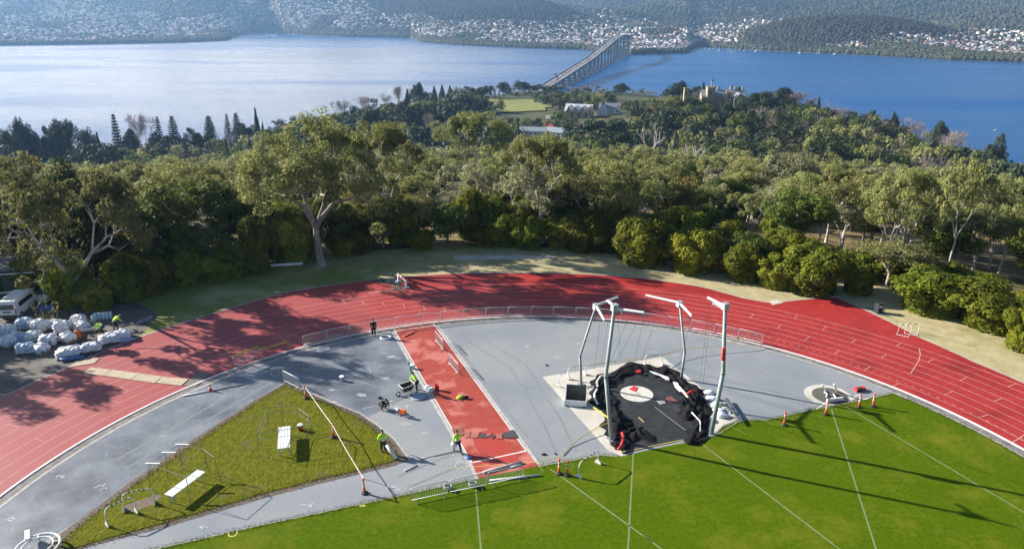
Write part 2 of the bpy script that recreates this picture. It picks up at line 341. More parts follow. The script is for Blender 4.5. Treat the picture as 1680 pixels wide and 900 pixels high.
# infield lawn
LG=px((-60,960),(260,899.5),(434.7,860),(530,840),(645.5,815.5),(769.7,787.7),(830,775),(883,764.3),(946,753),(985,745.5),(1012,747.5),(1024,748),(1038,744),(1066,737.5),(1100,730.5),(1150,721),(1172,715),(1186,699),(1213,690),(1260,688),(1300,678),(1337,671),(1400,659),(1440,650),(1466,644.5))+[P(RI-.95,a) for a in np.arange(34.5,-20,-2.5)]+[Vector((30,10,0)),Vector((0,5,0)),Vector((-30,10,0))]
struct(MB().poly(LG,.016).build('infield_lawn',mlawn))
eb=MB(); E1=px((150,922),(260,899),(434.7,859.5),(530,839.5),(645.5,815),(769.7,787.2)); eb.strip(E1,.1,.021); eb.strip(px((883,764.3),(946,753),(985,746),(1012,748)),.16,.021); eb.strip(px((1172,715),(1213,690),(1260,688),(1337,671),(1400,659),(1466,644.5)),.1,.021)
struct(eb.build('lawn_edging',M('edging',(.4,.38,.3),(.3,.3,.2),scale=3)))
# triangle of rough turf
TR=px((470,627),(544,660.6),(587.7,678),(616.6,696.7),(645.5,721),(670,754.5),(645.5,763.5),(590.6,776.5),(530,791),(429,817),(289,858.5),(144,896),(100,912),(60,925),(86,884),(130,852),(213.7,790),(289,738),(420,654))
struct(MB().poly(TR,.006).build('turf_edge_soil',mdirt))
TRi=px((469,632),(540,664.5),(582,682),(608,700),(634,724),(652,751),(640,758),(588,771),(525,785),(425,811),(287,852),(150,890),(118,900),(96,893),(139,857),(222,795),(296,743),(424,659))
cT=sum(TRi,Vector())/len(TRi)
struct(MB().poly(TRi,.03).build('rough_turf',mrough))
cb=MB(); cb.strip(px((470,625.5),(544,659),(589,676.5),(618,695),(647.5,720),(673,754.5)),.12,.012); struct(cb.build('turf_edging',mkerb))
# sector lines on the lawn
mlawnl=M('lawn_line_paint',(.22,.27,.15),(.11,.16,.03),scale=9,r2=(.35,.65))
sb=MB()
for a,b in (((780,795),(790,912)),((903,769),(1070,889)),((1039,743),(1030,905)),((1145,723),(1390,910)),((1364,671),(1441,912)),((1386.5,666),(1700,852)),((1056,878),(1090,904))): sb.strip([U(*a),U(*b)],.11,.02)
for a,b in (((880,760),(892,774)),((935,757),(942,766)),((975,752),(998,762)),((1178,706),(1190,714)),((1200,700),(1222,711)),((1255,690),(1270,697)),((1305,680),(1312,687))): sb.strip([U(*a),U(*b)],.05,.02)
struct(sb.build('lawn_lines',mlawnl))
# tyre marks and spills on the apron
mty=M('tyre_mark',(.17,.185,.2),(.23,.245,.26),scale=3,rough=.75,r2=(.3,.6)); mdu=M('pale_dust',(.36,.37,.38),(.28,.295,.31),scale=2.5,r2=(.35,.6))
ty=MB(); du=MB(); rt=random.Random(3)
for pts_ in (((730,560),(790,640),(850,720),(900,750)),((760,545),(850,600),(905,690),(930,745)),((1220,600),(1280,640),(1330,655)),((540,590),(600,620),(690,645)),((200,760),(320,690),(440,620),(560,580)),((660,790),(720,765),(770,745))):
    P_=px(*pts_); d_=(P_[-1]-P_[0]).normalized(); q_=Vector((-d_.y,d_.x,0))
    for o_ in(-.75,.75): ty.strip([p_+q_*o_ for p_ in P_],.16,.0008)
for i in range(46):
    c_=U(rt.uniform(420,760),rt.uniform(560,760)) if i<30 else U(rt.uniform(740,1240),rt.uniform(540,640)); r_=rt.uniform(.08,.5); n_=9; du.poly([c_+Vector((math.cos(2*PI*k/n_)*r_*rt.uniform(.5,1.6),math.sin(2*PI*k/n_)*r_*rt.uniform(.3,.9),0)) for k in range(n_)],.0012+.00002*i)
struct(ty.build('tyre_marks',mty)); struct(du.build('dust_patches',mdu))
# chalk marks and long cracks on the apron
mchalk=M('chalk',(.62,.64,.66),(.42,.45,.48),scale=8,r2=(.3,.6))
ch=MB()
def ring(p,r,w=.05,z=.003,sx=1.0,a0=0,a1=360):
    ch.strip([Vector((p.x+sx*r*math.cos(R(a)),p.y+r*math.sin(R(a)),0)) for a in np.arange(a0,a1+1,24)],w,z)
for x,y,r in ((594,609.5,.75),(575,614,.35),(437,607,.5),(452,612,.4),(418,617,.6),(550,552,.6),(530,571,.5),(757,763,.42),(762,766,.25)): ring(U(x,y),r)
for pts in (((560,615),(603,602)),((582,609),(606,601)),((747,752),(752,757),(748,760)),((753,751),(758,757)),((750,770),(756,768)),((596.4,668.7),(640,662),(686,655)),((540,552),(560,548))): ch.strip(px(*pts),.05,.003)
for x,y in ((106,779),(166,797),(23,849),(333,865),(645,799),(503,829),(636,665),(642,659),(650,668),(666,666)):
    p=U(x,y)
    for q in range(3): ch.strip([p+Vector((random.uniform(-.5,.5),random.uniform(-.3,.3),0)),p+Vector((random.uniform(-.5,.5),random.uniform(-.3,.3),0))],.07,.003)
struct(ch.build('chalk_marks',mchalk))
my=M('yellow_paint',(.6,.5,.12),(.45,.4,.1),scale=5)
yb=MB(); yb.strip(px((740,650+118),(800,650+113),(880,757),(923,747)),.05,.009); yb.strip(px((1020,741),(1066,732),(1100,725),(1150,715)),.06,.015)
p=U(382,875); yb.strip([Vector((p.x+.25*math.cos(R(a)),p.y+.25*math.sin(R(a)),0)) for a in range(0,361,24)],.09,.021); p=U(590,830); yb.strip([p,p+Vector((.35,.1,0))],.2,.021)
struct(yb.build('yellow_marks',my))
# water jump
mwj=M('water_pit_wall',(.025,.03,.04),(.05,.06,.08),scale=2,rough=.25,spec=.5)
struct(MB().poly(zp(600,430,12.86,[(95,405),(330,345),(640,320),(700,400),(790,490),(550,470)]),.006).build('water_jump_pit',mwj))
struct(MB().poly(zp(600,430,12.86,[(550,472),(740,470),(800,540),(560,575),(530,520)]),.006).build('water_jump_ramp',M('sand',(.3,.2,.12),(.22,.13,.09),scale=3)))
wl=MB(); wl.strip(zp(600,430,12.86,[(60,650),(560,585),(880,545)]),.16,.0085); struct(wl.build('water_jump_edge',mkerb))
# concrete strip beyond the track
cs=MB(); cs.poly(px((744,418.5),(912,419.5),(910,424),(745,425.5)),-.03,.03); struct(cs.build('concrete_strip',mconc))
cs=MB(); cs.poly(px((1262,494),(1275,492),(1286,496),(1268,500)),-.03,.02); cs.poly(px((1348,484),(1366,481),(1372,486),(1352,489)),-.03,.0195); struct(cs.build('concrete_slab',mconc))
struct(MB().poly(px((1420,503),(1448,508),(1462,520),(1440,516)),.0035-.012).build('worn_patch',myard))
# ================================================================== things on the field
def fringe(lines,n,z,h,mat,name,label,wd=.16):
    rg_=np.random.default_rng(9); seg=[]
    for L in lines:
        for a,b in zip(L[:-1],L[1:]): seg.append((a.x,a.y,b.x,b.y,math.hypot(b.x-a.x,b.y-a.y)))
    S=np.array(seg); pk=rg_.choice(len(S),n,p=S[:,4]/S[:,4].sum()); t=rg_.random(n); X=S[pk,0]+(S[pk,2]-S[pk,0])*t+rg_.normal(size=n)*wd; Y=S[pk,1]+(S[pk,3]-S[pk,1])*t+rg_.normal(size=n)*wd
    a=rg_.uniform(0,6.28,n); l=h*rg_.uniform(.5,1.5,n); w_=.02; V=np.stack([np.stack([X-w_*np.cos(a),Y-w_*np.sin(a),0*X+z],1),np.stack([X+w_*np.cos(a),Y+w_*np.sin(a),0*X+z],1),np.stack([X+rg_.normal(size=n)*l*.6,Y+rg_.normal(size=n)*l*.6,z+l],1)],1).reshape(-1,3)
    struct(tag(link(name,bigmesh(name,V,np.arange(3*n).reshape(n,3),[mat])),label,'grass'),'stuff')
fringe([E1,px((883,764.3),(946,753),(985,746),(1012,748)),px((1172,715),(1213,690),(1260,688),(1337,671),(1400,659),(1466,644.5)),[P(RI-.97,a) for a in np.arange(34,10,-2.0)]],9000,.014,.045,mlawn,'lawn_edge_grass','short green grass growing ragged over the edge of the infield lawn')
fringe([TRi+[TRi[0]]],9000,.012,.055,mrough,'turf_edge_grass','rough grass straggling over the soil edge of the triangular turf',.22)
mgal=M('galvanised_steel',(.5,.52,.53),(.38,.4,.41),scale=6,rough=.45,spec=.5,metal=.35)
mpost=M('grey_green_post',(.3,.35,.33),(.22,.27,.26),scale=1.5,rough=.5,spec=.5,c3=(.42,.36,.3),s3=1.4,r3=(.6,.8))
mwhp=M('white_paint',(.74,.74,.73),(.6,.6,.58),scale=3,rough=.5,r2=(.5,.8))
mdark=M('dark_steel',(.09,.1,.1),(.05,.055,.055),scale=4,rough=.5)
mor=M('orange_plastic',(.75,.13,.03),(.6,.1,.03),scale=5,rough=.5)
mrub=M('black_rubber',(.03,.03,.03),(.06,.06,.06),scale=4,rough=.7)
mred=M('red_plastic',(.65,.04,.03),(.5,.03,.03),scale=4,rough=.5)
myel=M('yellow_plastic',(.7,.52,.05),(.6,.42,.05),scale=4,rough=.6)
mblue=M('blue_plastic',(.07,.16,.42),(.1,.22,.5),scale=2,rough=.5)
mnet=M('black_netting',(.009,.009,.01),(.022,.022,.024),scale=14,rough=.9,spec=.08,bump=.03,bscale=12)
mply=M('plywood',(.5,.42,.3),(.4,.33,.23),scale=1.2,rough=.8,c3=(.3,.25,.19),s3=.9,r3=(.5,.75),stretch=(1,3,1))
mwood=M('timber',(.36,.25,.15),(.26,.18,.1),scale=3)
mwrap=M('plastic_wrap',(.72,.73,.76),(.58,.6,.66),scale=2.2,rough=.35,spec=.5,bump=.06,bscale=4,c3=(.36,.39,.47),s3=1.3,r3=(.55,.8))
mwrapb=M('blue_wrap',(.3,.42,.6),(.42,.52,.66),scale=2,rough=.35,spec=.5,bump=.05,bscale=4)
mtarp=M('white_tarp',(.78,.78,.79),(.66,.66,.68),scale=2,rough=.6,bump=.05,bscale=3)
mglass=M('dark_glass',(.02,.025,.03),rough=.08,spec=.8)
mhv=M('hi_vis_lime',(.5,.85,.03),(.42,.72,.03),scale=6,rough=.8)
mnavy=M('navy_cloth',(.02,.022,.035),(.035,.036,.05),scale=6)
mblk=M('black_cloth',(.016,.016,.018),(.03,.03,.03),scale=6)
mskin=M('skin',(.5,.3,.21),rough=.6); mhair=M('dark_hair',(.03,.022,.017),rough=.7); mboot=M('work_boot',(.16,.1,.06),rough=.8)
# ------- crowd barriers
def barrier_parts(t,L=2.4,mat=None):
    m=mat or mgal; h=L/2
    f=MB(); r=.026
    f.tube([(-h,0,.2),(-h,0,1.0),(-h+.1,0,1.1),(h-.1,0,1.1),(h,0,1.0),(h,0,.2),(-h,0,.2)],r,6); f.build('frame',m,t,True)
    b=MB()
    for i in range(1,17): x=-h+L*i/17; b.tube([(x,0,.2),(x,0,1.1)],.013,4,cap=False)
    b.build('infill_bars',m,t)
    for s in(-1,1): MB().tube([(s*h*.72,-.32,.02),(s*h*.72,-.12,.1),(s*h*.72,0,.2),(s*h*.72,.12,.1),(s*h*.72,.32,.02)],.018,5).build('foot',m,t)
bar0=thing('crowd_barrier','galvanised crowd barrier in the long row along the inner kerb of the track','barrier',(0,0,0),0,'barriers along the inner kerb')
barrier_parts(bar0)
a0=math.degrees(math.atan2(U(497,568).y-CY,U(497,568).x-CX)); a1=math.degrees(math.atan2(U(1248,568).y-CY,U(1248,568).x-CX))
nb=20; BR=[]
for i in range(nb):
    a=a0+(a1-a0)*(i+.5)/nb; p=P(RI+.03,a); p.z=.05
    L='galvanised crowd barrier in the long row along the inner kerb of the track'
    if i==0: L='crowd barrier at the left end of the long row along the inner kerb'
    if i==nb-1: L='crowd barrier at the right end of the kerb row, with yellow tape tied on'
    o=bar0 if i==0 else dup(bar0,p,0,L)
    o.location=p; o.rotation_euler.z=R(a-90)+random.uniform(-.02,.02); o['label']=L
    BR.append(o)
for o in (BR[0],BR[-1]): del o['group']
def barrier_at(a,b,label):
    p,q=U(*a),U(*b); d=q-p
    o=dup(bar0,(p+q)/2,math.atan2(d.y,d.x),label)
    if 'group' in o: del o['group']
    o.scale.x=max(.7,min(1.15,d.length/2.4)); return o
barrier_at((714,559.3),(727.5,576),'crowd barrier standing on the red runway, the farther one of the pair')
barrier_at((735.8,596.7),(752,615.4),'crowd barrier standing on the red runway, the nearer one of the pair')
barrier_at((465,626),(492,640),'crowd barrier closing the top corner of the triangle of rough turf')
for i,(a,b) in enumerate((((674,825),(735,812)),((738,811),(798,799)),((800,798),(859,785)))):
    barrier_at(a,b,'crowd barrier on the lawn edge below the runway, '+['leftmost of three','middle one of three','rightmost of three'][i]).location.z=.02
yb_=barrier_at((384,603),(426,586),'crowd barrier on the track with a yellow pad along its top rail')
mm=MB(); mm.tube([(-1.18,0,1.12),(1.18,0,1.12)],.075,8); mm.build('pad',myel,yb_,True)
a=U(424,573.5,1.0);b=U(469,561,.35)
tag(MB().tube([a,(a+b)/2+Vector((0,0,-.02)),b,b+Vector((.3,.1,-.3))],.05,6).build('yellow_tube',myel),'slanting yellow tube running from the padded barrier down to the track','tube')
# ------- yellow tapes
def band(pts,hw,mat,name,label,cat,th=.012,parent=None):
    m=MB(); m.tube(pts,hw,5); o=m.build(name,mat,parent); 
    if label: tag(o,label,cat)
    return o
zt=.55
band([U(1228,549,1.0),U(1210,558,.8),U(1187,567,.5),U(1127,571.7,.6),U(1093,580,.6),U(1058,586.5,.95)],.028,myel,'yellow_tape','long yellow tape from the end barrier to the hoop behind the pad','tape')
band([U(1057,587.5,.95),U(1010,592,.8),U(963,600,.95)],.028,myel,'yellow_tape','yellow tape along the back edge of the concrete pad between two hoops','tape')
band([U(1001,692,.5),U(985,698,.4),U(955,716,.2),U(935,732,.06),U(923,746,.05)],.03,myel,'yellow_tape','yellow tape curving over the grey surface from the front left post','tape')
band([U(974,668,.3),U(1000,686,.7)],.06,myel,'yellow_rail','short yellow rail leaning at the front left cage post','rail')
# ------- cage posts
def cpost(base,knee,top,arms,label,rw=.15):
    B=U(*base); K=UY(*knee,B.y); T=UY(*top,B.y)
    t=thing('cage_post',label,'cage post',B)
    MB().box((0,0,.03),(.62,.62,.06),.3).build('base_plate',mgal,t)
    for i in range(4): a=PI/4+i*PI/2+.3; MB().lathe([(.03,0),(.03,.06)],6,(.36*math.cos(a)*.9,.36*math.sin(a)*.9,.06)).build('anchor_bolt',mdark,t)
    m=MB(); m.tube([Vector((0,0,.05)),K-B],[rw,rw*.93],10); m.build('lower_pole',mpost,t,True)
    m=MB(); m.tube([K-B-(K-B)*.03,(K-B),T-B],[rw*1.15,rw*.9,rw*.75],10); m.build('upper_pole',mpost,t,True)
    MB().box(T-B+Vector((0,0,-.1)),(.42,.42,.5),.4).build('head_bracket',mgal,t)
    for (x0,y0),(x,y) in arms:
        s=UY(x0,y0,B.y)-B; e=U(x,y,T.z-.05)-B; m=MB(); m.tube([s,e],[.11,.085],8); a=m.build('arm',mwhp,t)
        MB().lathe([(.07,0),(.07,.16)],8,(e.x,e.y,e.z-.12)).build('pulley',mgal,a)
    return t,B,K,T
pf,_,_,TF=cpost((1166.7,712),(1186.5,610),(1190,500),[((1189,502),(1161.7,488)),((1189,507),(1170,497))],'tall kinked grey cage post at the front right corner of the black floor',.17)
MB().box(UY(1187,580,48.44)-pf.location,(.2,.24,1.0)).build('red_winch_cover',mred,pf)
pl,_,_,TL=cpost((1003,721),(994,616),(1008.5,502),[((1008,502),(996.7,492.7)),((1009,506),(1056.7,512.5))],'tall green grey cage post at the front left corner of the black floor',.16)
pb,_,_,TB=cpost((953.5,631.5),(951.7,583),(978,501),[((978,501),(1013.5,487)),((978,501),(991.7,525))],'leaning cage post at the back left of the concrete pad',.12)
pr,_,_,TR_=cpost((1117.5,621.5),(1123.5,576.5),(1115,496.5),[((1115,496.5),(1060,484)),((1115,496.5),(1135,518))],'leaning cage post at the back right of the concrete pad',.12)
def rope(a,b,label,r=.012):
    tag(MB().tube([a,(a+b)/2+Vector((.05,.03,0)),b],r,4,cap=False).build('hanging_rope',mdark),label,'rope','ropes hanging from the cage arms')
for (xa,ya,za),(xb,yb2) in (((985,520,7.2),(975,605)),((1000,505,9.8),(986,600)),((1012,489,7.4),(994,600)),((1035,509,10),(1002,592)),((1054,512,10),(1009,596)),((1062,486,7.1),(1041,592)),((1085,491,7.1),(1053,590)),((1134,519,7.1),(1114,600)),((1163,489,10.4),(1148,628)),((1166,491,10.4),(1154,626)),((1010,489,7.4),(1018,590))):
    rope(U(xa,ya,za),U(xb,yb2,.02),'thin dark rope hanging from a cage arm to the ground')
# ------- fallen net around the floor
def heap(path,name,label,mat,wd,hh,seed,n=25):
    rng=random.Random(seed); pts=[Vector(p) for p in path]; fine=[]
    def cr(a,b,c,d,t): return .5*((2*b)+(c-a)*t+(2*a-5*b+4*c-d)*t*t+(3*b-a-3*c+d)*t**3)
    for i in range(len(pts)-1):
        a,b,c,d=pts[max(i-1,0)],pts[i],pts[i+1],pts[min(i+2,len(pts)-1)]
        for k in range(12): fine.append(cr(a,b,c,d,k/12))
    fine.append(pts[-1]); N=len(fine); vsx=[];fsx=[]; ph=[rng.uniform(0,6) for _ in range(9)]
    for i,p in enumerate(fine):
        t=(fine[min(i+2,N-1)]-fine[max(i-2,0)]).normalized(); q=Vector((-t.y,t.x,0)); f=i/(N-1); u=i*.16
        e=min(1,(min(f,1-f)*7)**.6+.2); W=wd*(.85+.25*math.sin(u*1.7+ph[0])+.12*math.sin(u*4.1+ph[1]))*e; H=hh*(.7+.3*math.sin(u*1.3+ph[2])+.15*math.sin(u*3.3+ph[3]))*e
        for j in range(n):
            g=j/(n-1); s_=2*g-1; bell=(1-abs(s_)**2.2)
            z=H*bell*(.75+.25*math.sin(3*s_+u+ph[4]))+bell*(.05*math.sin(u*5.5+4*s_+ph[5])+.045*math.sin(9*s_+u*2.1+ph[6])+.022*math.sin(u*13+7*s_+ph[7]))*e
            o=p+q*(s_*W+.09*math.sin(u*5+j*.5+ph[8])*abs(s_)); vsx.append((o.x,o.y,max(.012,z)+.014))
    for i in range(N-1):
        for j in range(n-1): a=i*n+j; fsx.append((a,a+1,a+n+1,a+n))
    m=MB(); m.add(vsx,fsx); return m.build(name,mat,None,True)
nt_=heap(px((1020,738),(1016,722),(1013,700),(1003,675),(990,655),(985,637),(1000,622),(1025,610),(1048,604),(1075,607),(1100,616),(1122,633),(1138,648),(1150,666),(1150,690)),'fallen_net','',mnet,1.12,.42,3)
tag(nt_,'heap of fallen black netting lying in a horseshoe around the throwing circle','net')
n2=heap(px((1012,690),(1022,700),(1035,710),(1050,715),(1066,711)),'net_fold',None,mnet,1.2,.35,8); n2.parent=nt_
n3=heap(px((1150,680),(1148,700),(1143,720),(1125,727)),'net_fold',None,mnet,.8,.45,9); n3.parent=nt_
n4=heap(px((1120,655),(1130,672),(1128,690)),'net_fold',None,mnet,.75,.5,10); n4.parent=nt_
m=MB(); m.tube([v+Vector((0,0,.35)) for v in px((1002,618),(985,623),(979,632),(981,642),(975,652),(976,661),(980,668))],.09,6); m.build('white_hem',mwhp,nt_,True)
for q,z in (([(1020,715),(1023,724),(1019,737),(1014,742)],.3),([(1126,660),(1132,655),(1140,653)],.75)):
    m=MB(); m.tube([v+Vector((0,0,z)) for v in px(*q)],.11,6); m.build('red_hem',mred,nt_,True)
m=MB(); m.tube([U(1135,676,.4),U(1149,691,.35),U(1149,709,.1)],.05,6); m.build('bent_white_pipe',mwhp,nt_,True)
def scrap(pts,z,name,label,mat,cat,th=.03,grp=None):
    o=MB().poly(pts,z,z+th).build(name,mat); return tag(o,label,cat,grp)
scrap(zp(1060,600,6.43,[(30,85),(70,95),(170,130),(230,150),(245,185),(210,180),(150,140),(80,115)]),.3,'white_fabric','long strip of white fabric on the net behind the circle',mtarp,'fabric')
scrap(zp(1060,600,6.43,[(280,195),(330,205),(350,250),(385,300),(350,300),(300,250)]),.25,'white_fabric','short torn scrap of white fabric on the black floor',mtarp,'fabric')
m=MB(); m.tube([U(1114,634,.5),U(1129,651,.55)],.1,6); tag(m.build('white_pipe',mwhp),'short thick white pipe lying on the netting right of the circle','pipe')
scrap(zp(1060,600,6.43,[(205,335),(265,320),(330,380),(245,388)]),.012,'red_mat','dull red mat lying on the black floor right of the circle',M('faded_red_mat',(.16,.05,.05),(.2,.08,.07),scale=3),'mat')
scrap(zp(1060,600,6.43,[(110,370),(190,365),(210,395),(150,410)]),.012,'grey_mat','pale grey mat lying on the black floor beside the red one',mgrey,'mat')
scrap(zp(920,560,4.5,[(85,348),(160,340),(195,385),(110,395)]),.02,'red_mat','dark red mat lying on the concrete pad behind the grey box',M('brick_mat',(.34,.08,.06),(.26,.06,.05),scale=3),'mat')
scrap(zp(920,560,4.5,[(165,412),(195,420),(212,450),(165,460)]),.02,'yellow_mat','small yellow mat on the concrete beside the grey box',myel,'mat')
scrap(zp(880,470,3,[(455,505),(480,490),(500,497),(488,518)]),.02,'orange_cloth','folded orange red cloth inside the pale throwing circle',mred,'cloth')
scrap(zp(880,470,3,[(487,428),(510,424),(515,436),(492,438)]),.3,'orange_cloth','small orange red cloth on the netting behind the circle',mred,'cloth')
scrap(zp(920,560,4.5,[(568,560),(580,556),(620,597),(612,600)]),.014,'plank','thin pale plank lying alone on the black floor',mwood,'plank')
# grey box
p=U(945,664); t=thing('equipment_box','pale grey open topped box on the concrete pad by the left cage post','box',p+Vector((0,.3,0)),R(-8))
W=[(-.85,0),(.85,0)]
for x in(-.85,.85): MB().add([(x-.04,-.6,.05),(x+.04,-.6,.05),(x+.04,.6,.05),(x-.04,.6,.05),(x-.04,-.6,.55),(x+.04,-.6,.55),(x+.04,.6,1.35),(x-.04,.6,1.35)],[(3,2,1,0),(4,5,6,7),(0,1,5,4),(1,2,6,5),(2,3,7,6),(3,0,4,7)]).build('side_panel',mwhp,t)
MB().box((0,-.58,.3),(1.61,.05,.5)).build('front_panel',mwhp,t)
MB().box((0,.58,.7),(1.61,.05,1.3)).build('back_panel',mdark,t); MB().box((0,0,.1),(1.61,1.1,.06)).build('floor_panel',mdark,t)
for x in(-.7,.7): MB().lathe([(.08,-.03),(.08,.03)],10,(x,-.62,.08)).build('wheel',mrub,t)
# hoops
def hoop(a,b,h,label,name='pipe_hoop',z=0.0,grp=None):
    A,B=U(*a,z=z),U(*b,z=z); d=B-A; L=d.length; t=thing(name,label,'hoop barrier',A,math.atan2(d.y,d.x),grp)
    for s,x in((1,0),(-1,L)):
        m=MB(); m.tube([(x,0,.03),(x,0,h*.72),(x+s*.08,0,h*.9),(x+s*.25,0,h)],.036,7); m.build('leg',mwhp,t,True)
        MB().box((x,0,.03),(.12,.5,.06)).build('foot',mwood,t)
        MB().add([(x-.03,-.28,.06),(x+.03,-.28,.06),(x+.03,.28,.06),(x-.03,.28,.06),(x-.03,-.03,.4),(x+.03,-.03,.4),(x+.03,.03,.4),(x-.03,.03,.4)],[(0,1,5,4),(1,2,6,5),(2,3,7,6),(3,0,4,7)]).build('brace',mwhp,t)
    n=9; m=MB()
    for i in range(n):
        x0=.25+(L-.5)*i/n; x1=.25+(L-.5)*(i+1)/n; m.tube([(x0,0,h),(x1,0,h)],.036,7,mi=i%2)
    m.build('striped_rail',[mwhp,mdark],t); return t
hoop((949,783),(981,760),1.15,'striped pipe hoop standing on the lawn beside two orange bollards')
hoop((916,634),(933,622),1.0,'striped pipe hoop on the left corner of the concrete pad')
hoop((931,621),(959,614),1.0,'striped pipe hoop behind the back left cage post')
hoop((1057.5,599),(1086,598),1.0,'striped pipe hoop at the back edge of the concrete pad')
hoop((176,862),(224,840),1.25,'striped pipe hoop at the narrow end of the rough turf, the nearer one',z=.03)
hoop((204,837),(254,826),1.25,'striped pipe hoop at the narrow end of the rough turf, the farther one',z=.03)
struct(MB().poly(zp(0,640,3.462,[(700,690),(690,660),(780,630),(900,590),(920,605),(860,650),(770,690)]),.034).build('bare_soil',mdirt))
# benches
def bench(c,label):
    pts=[U(*q,z=.72) for q in c]; C=sum(pts,Vector())/4; d1=(pts[3]-pts[0]+pts[2]-pts[1])/2; d2=(pts[1]-pts[0]+pts[2]-pts[3])/2
    Lx,Ly=d1.length,d2.length; rz=math.atan2(d1.y,d1.x)
    t=thing('slatted_table',label,'table',(C.x,C.y,.03),rz)
    m=MB()
    for i in range(4): m.box((0,-Ly/2+Ly*(i+.5)/4,.7),(Lx,Ly/4-.025,.04))
    m.build('tabletop',M('bare_aluminium',(.72,.73,.73),(.62,.63,.63),scale=3,rough=.45,spec=.5),t)
    for sx in(-1,1):
        for sy in(-1,1): MB().tube([(sx*(Lx/2-.25),sy*(Ly/2-.1),0),(sx*(Lx/2-.25),sy*(Ly/2-.1),.68)],.035,6).build('leg',mgal,t)
        MB().tube([(sx*(Lx/2-.25),-Ly/2+.1,.35),(sx*(Lx/2-.25),Ly/2-.1,.35)],.025,6).build('stretcher',mgal,t)
    return t
bench([(457,700),(476.5,698.8),(475.7,735),(455,735.7)],'white slatted metal table standing upright in the picture near the red bucket')
bench([(323.5,770.6),(337.4,773.4),(283,814.7),(268.6,810.4)],'long white slatted metal table lying slantwise on the rough turf by the hoops')
# thin frames
_n=mnet.node_tree; _bs=_n.nodes['Principled BSDF']; _tr=_n.nodes.new('ShaderNodeBsdfTransparent'); _ms=_n.nodes.new('ShaderNodeMixShader'); _tc=_n.nodes.new('ShaderNodeTexCoord'); _vo=_n.nodes.new('ShaderNodeTexVoronoi'); _vo.inputs['Scale'].default_value=16; _n.links.new(_tc.outputs['Object'],_vo.inputs['Vector']); _cp=_n.nodes.new('ShaderNodeMath'); _cp.operation='LESS_THAN'; _cp.inputs[1].default_value=.26; _n.links.new(_vo.outputs['Distance'],_cp.inputs[0]); _n.links.new(_cp.outputs[0],_ms.inputs[0]); _n.links.new(_bs.outputs[0],_ms.inputs[1]); _n.links.new(_tr.outputs[0],_ms.inputs[2]); _n.links.new(_ms.outputs[0],_n.nodes['Material Output'].inputs['Surface'])
mdark2=M('weathered_rod',(.2,.21,.2),(.14,.145,.14),scale=4,rough=.6)
def frame(name,label,bases,h,lean,bars,second=None):
    Bs=[U(*b,z=.03) for b in bases]; C=sum(Bs,Vector())/len(Bs); t=thing(name,label,'frame',C)
    tops=[]
    for i,b in enumerate(Bs):
        q=b-C; tp=Vector((q.x*lean,q.y*lean,h)); tops.append(tp); MB().tube([q,tp],.02,6).build('post',mdark2,t)
    for i in range(len(tops)): MB().tube([tops[i],tops[(i+1)%len(tops)]],.018,6).build('top_rail',mdark2,t)
    if second:
        m=[b-C for b in Bs]; k=second
        for i in range(len(tops)): MB().tube([m[i].lerp(tops[i],k),m[(i+1)%len(m)].lerp(tops[(i+1)%len(m)],k)],.014,5).build('middle_rail',mdark2,t)
    for i in bars: MB().box(tops[i]+Vector((.25,0,.06)),(.95,.11,.07)).build('white_cap',mwhp,t)
frame('rod_frame','thin metal rod frame standing around the upright white table',[(423.5,747),(508,736.5),(513,716),(492,700),(464,697),(440,703)],1.75,.93,[],.72)
frame('rod_frame','thin metal rod frame with white caps around the slanting white table',[(246,804),(313,828),(362.5,790),(343,775),(299,768),(275,783)],1.95,.9,[0,4,5])
# bollards
def bol_parts(t):
    MB().lathe([(.24,0),(.24,.07),(.17,.12),(.09,.13)],8,(0,0,0)).build('rubber_base',mrub,t)
    b=MB(); b.lathe([(.095,.12),(.075,.55)],12,mi=0); b.lathe([(.075,.55),(.07,.67)],12,mi=1); b.lathe([(.07,.67),(.068,.78)],12,mi=0); b.lathe([(.068,.78),(.064,.9)],12,mi=1); b.lathe([(.064,.9),(.06,1.06)],12,mi=0)
    b.build('post',[mor,mwhp],t,True)
    MB().lathe([(.05,1.06),(.085,1.09),(.085,1.15),(.04,1.18)],10).build('grip',mor,t)
bl0=thing('bollard','','bollard'); bol_parts(bl0)
BL=[((502,653,.03),'orange bollard nearest the top corner of the rough turf'),((546.5,717,.03),'orange bollard in the middle of the rough turf, holding up the tape'),((598.5,808.5,0),'orange bollard on the grey path at the lower end of the tape'),((917,776.5,.02),'left one of two orange bollards close together on the lawn edge'),((930,779,.02),'right one of two orange bollards close together, beside the striped hoop'),((1286.5,697,.02),'orange bollard alone on the lawn edge between cage and far ring'),((1354,679.5,.02),'orange bollard in front of the far ring, beside the white board'),((1408.5,667.5,.02),'left one of two orange bollards by the red pad'),((1432,666.5,.02),'orange bollard nearest the corner where lawn meets track')]
BP=[]
for i,((x,y,z),l) in enumerate(BL):
    p=U(x,y,z); BP.append(p); o=bl0 if i==0 else dup(bl0,p,random.uniform(0,3),l); o.location=p; o['label']=l; o['category']='bollard'
    o.rotation_euler.x=random.uniform(-.05,.05); o.rotation_euler.y=random.uniform(-.05,.05)
mtape=M('white_tape',(.75,.72,.7),(.72,.5,.45),scale=2.5,r2=(.5,.56))
def tape(pts,label,r=.026):
    tag(MB().tube(pts,r,4).build('barrier_tape',mtape),label,'tape')
h=Vector((0,0,1.1))
tape([U(491,640,1.0),BP[0]+h],'tape from the corner barrier to the first bollard')
tape([BP[0]+h,(BP[0]+BP[1])/2+h+Vector((0,0,-.06)),BP[1]+h],'tape stretched between the two bollards on the rough turf')
tape([BP[1]+h,(BP[1]+BP[2])/2+h+Vector((0,0,-.1)),BP[2]+h],'tape stretched from the rough turf down to the bollard on the path')
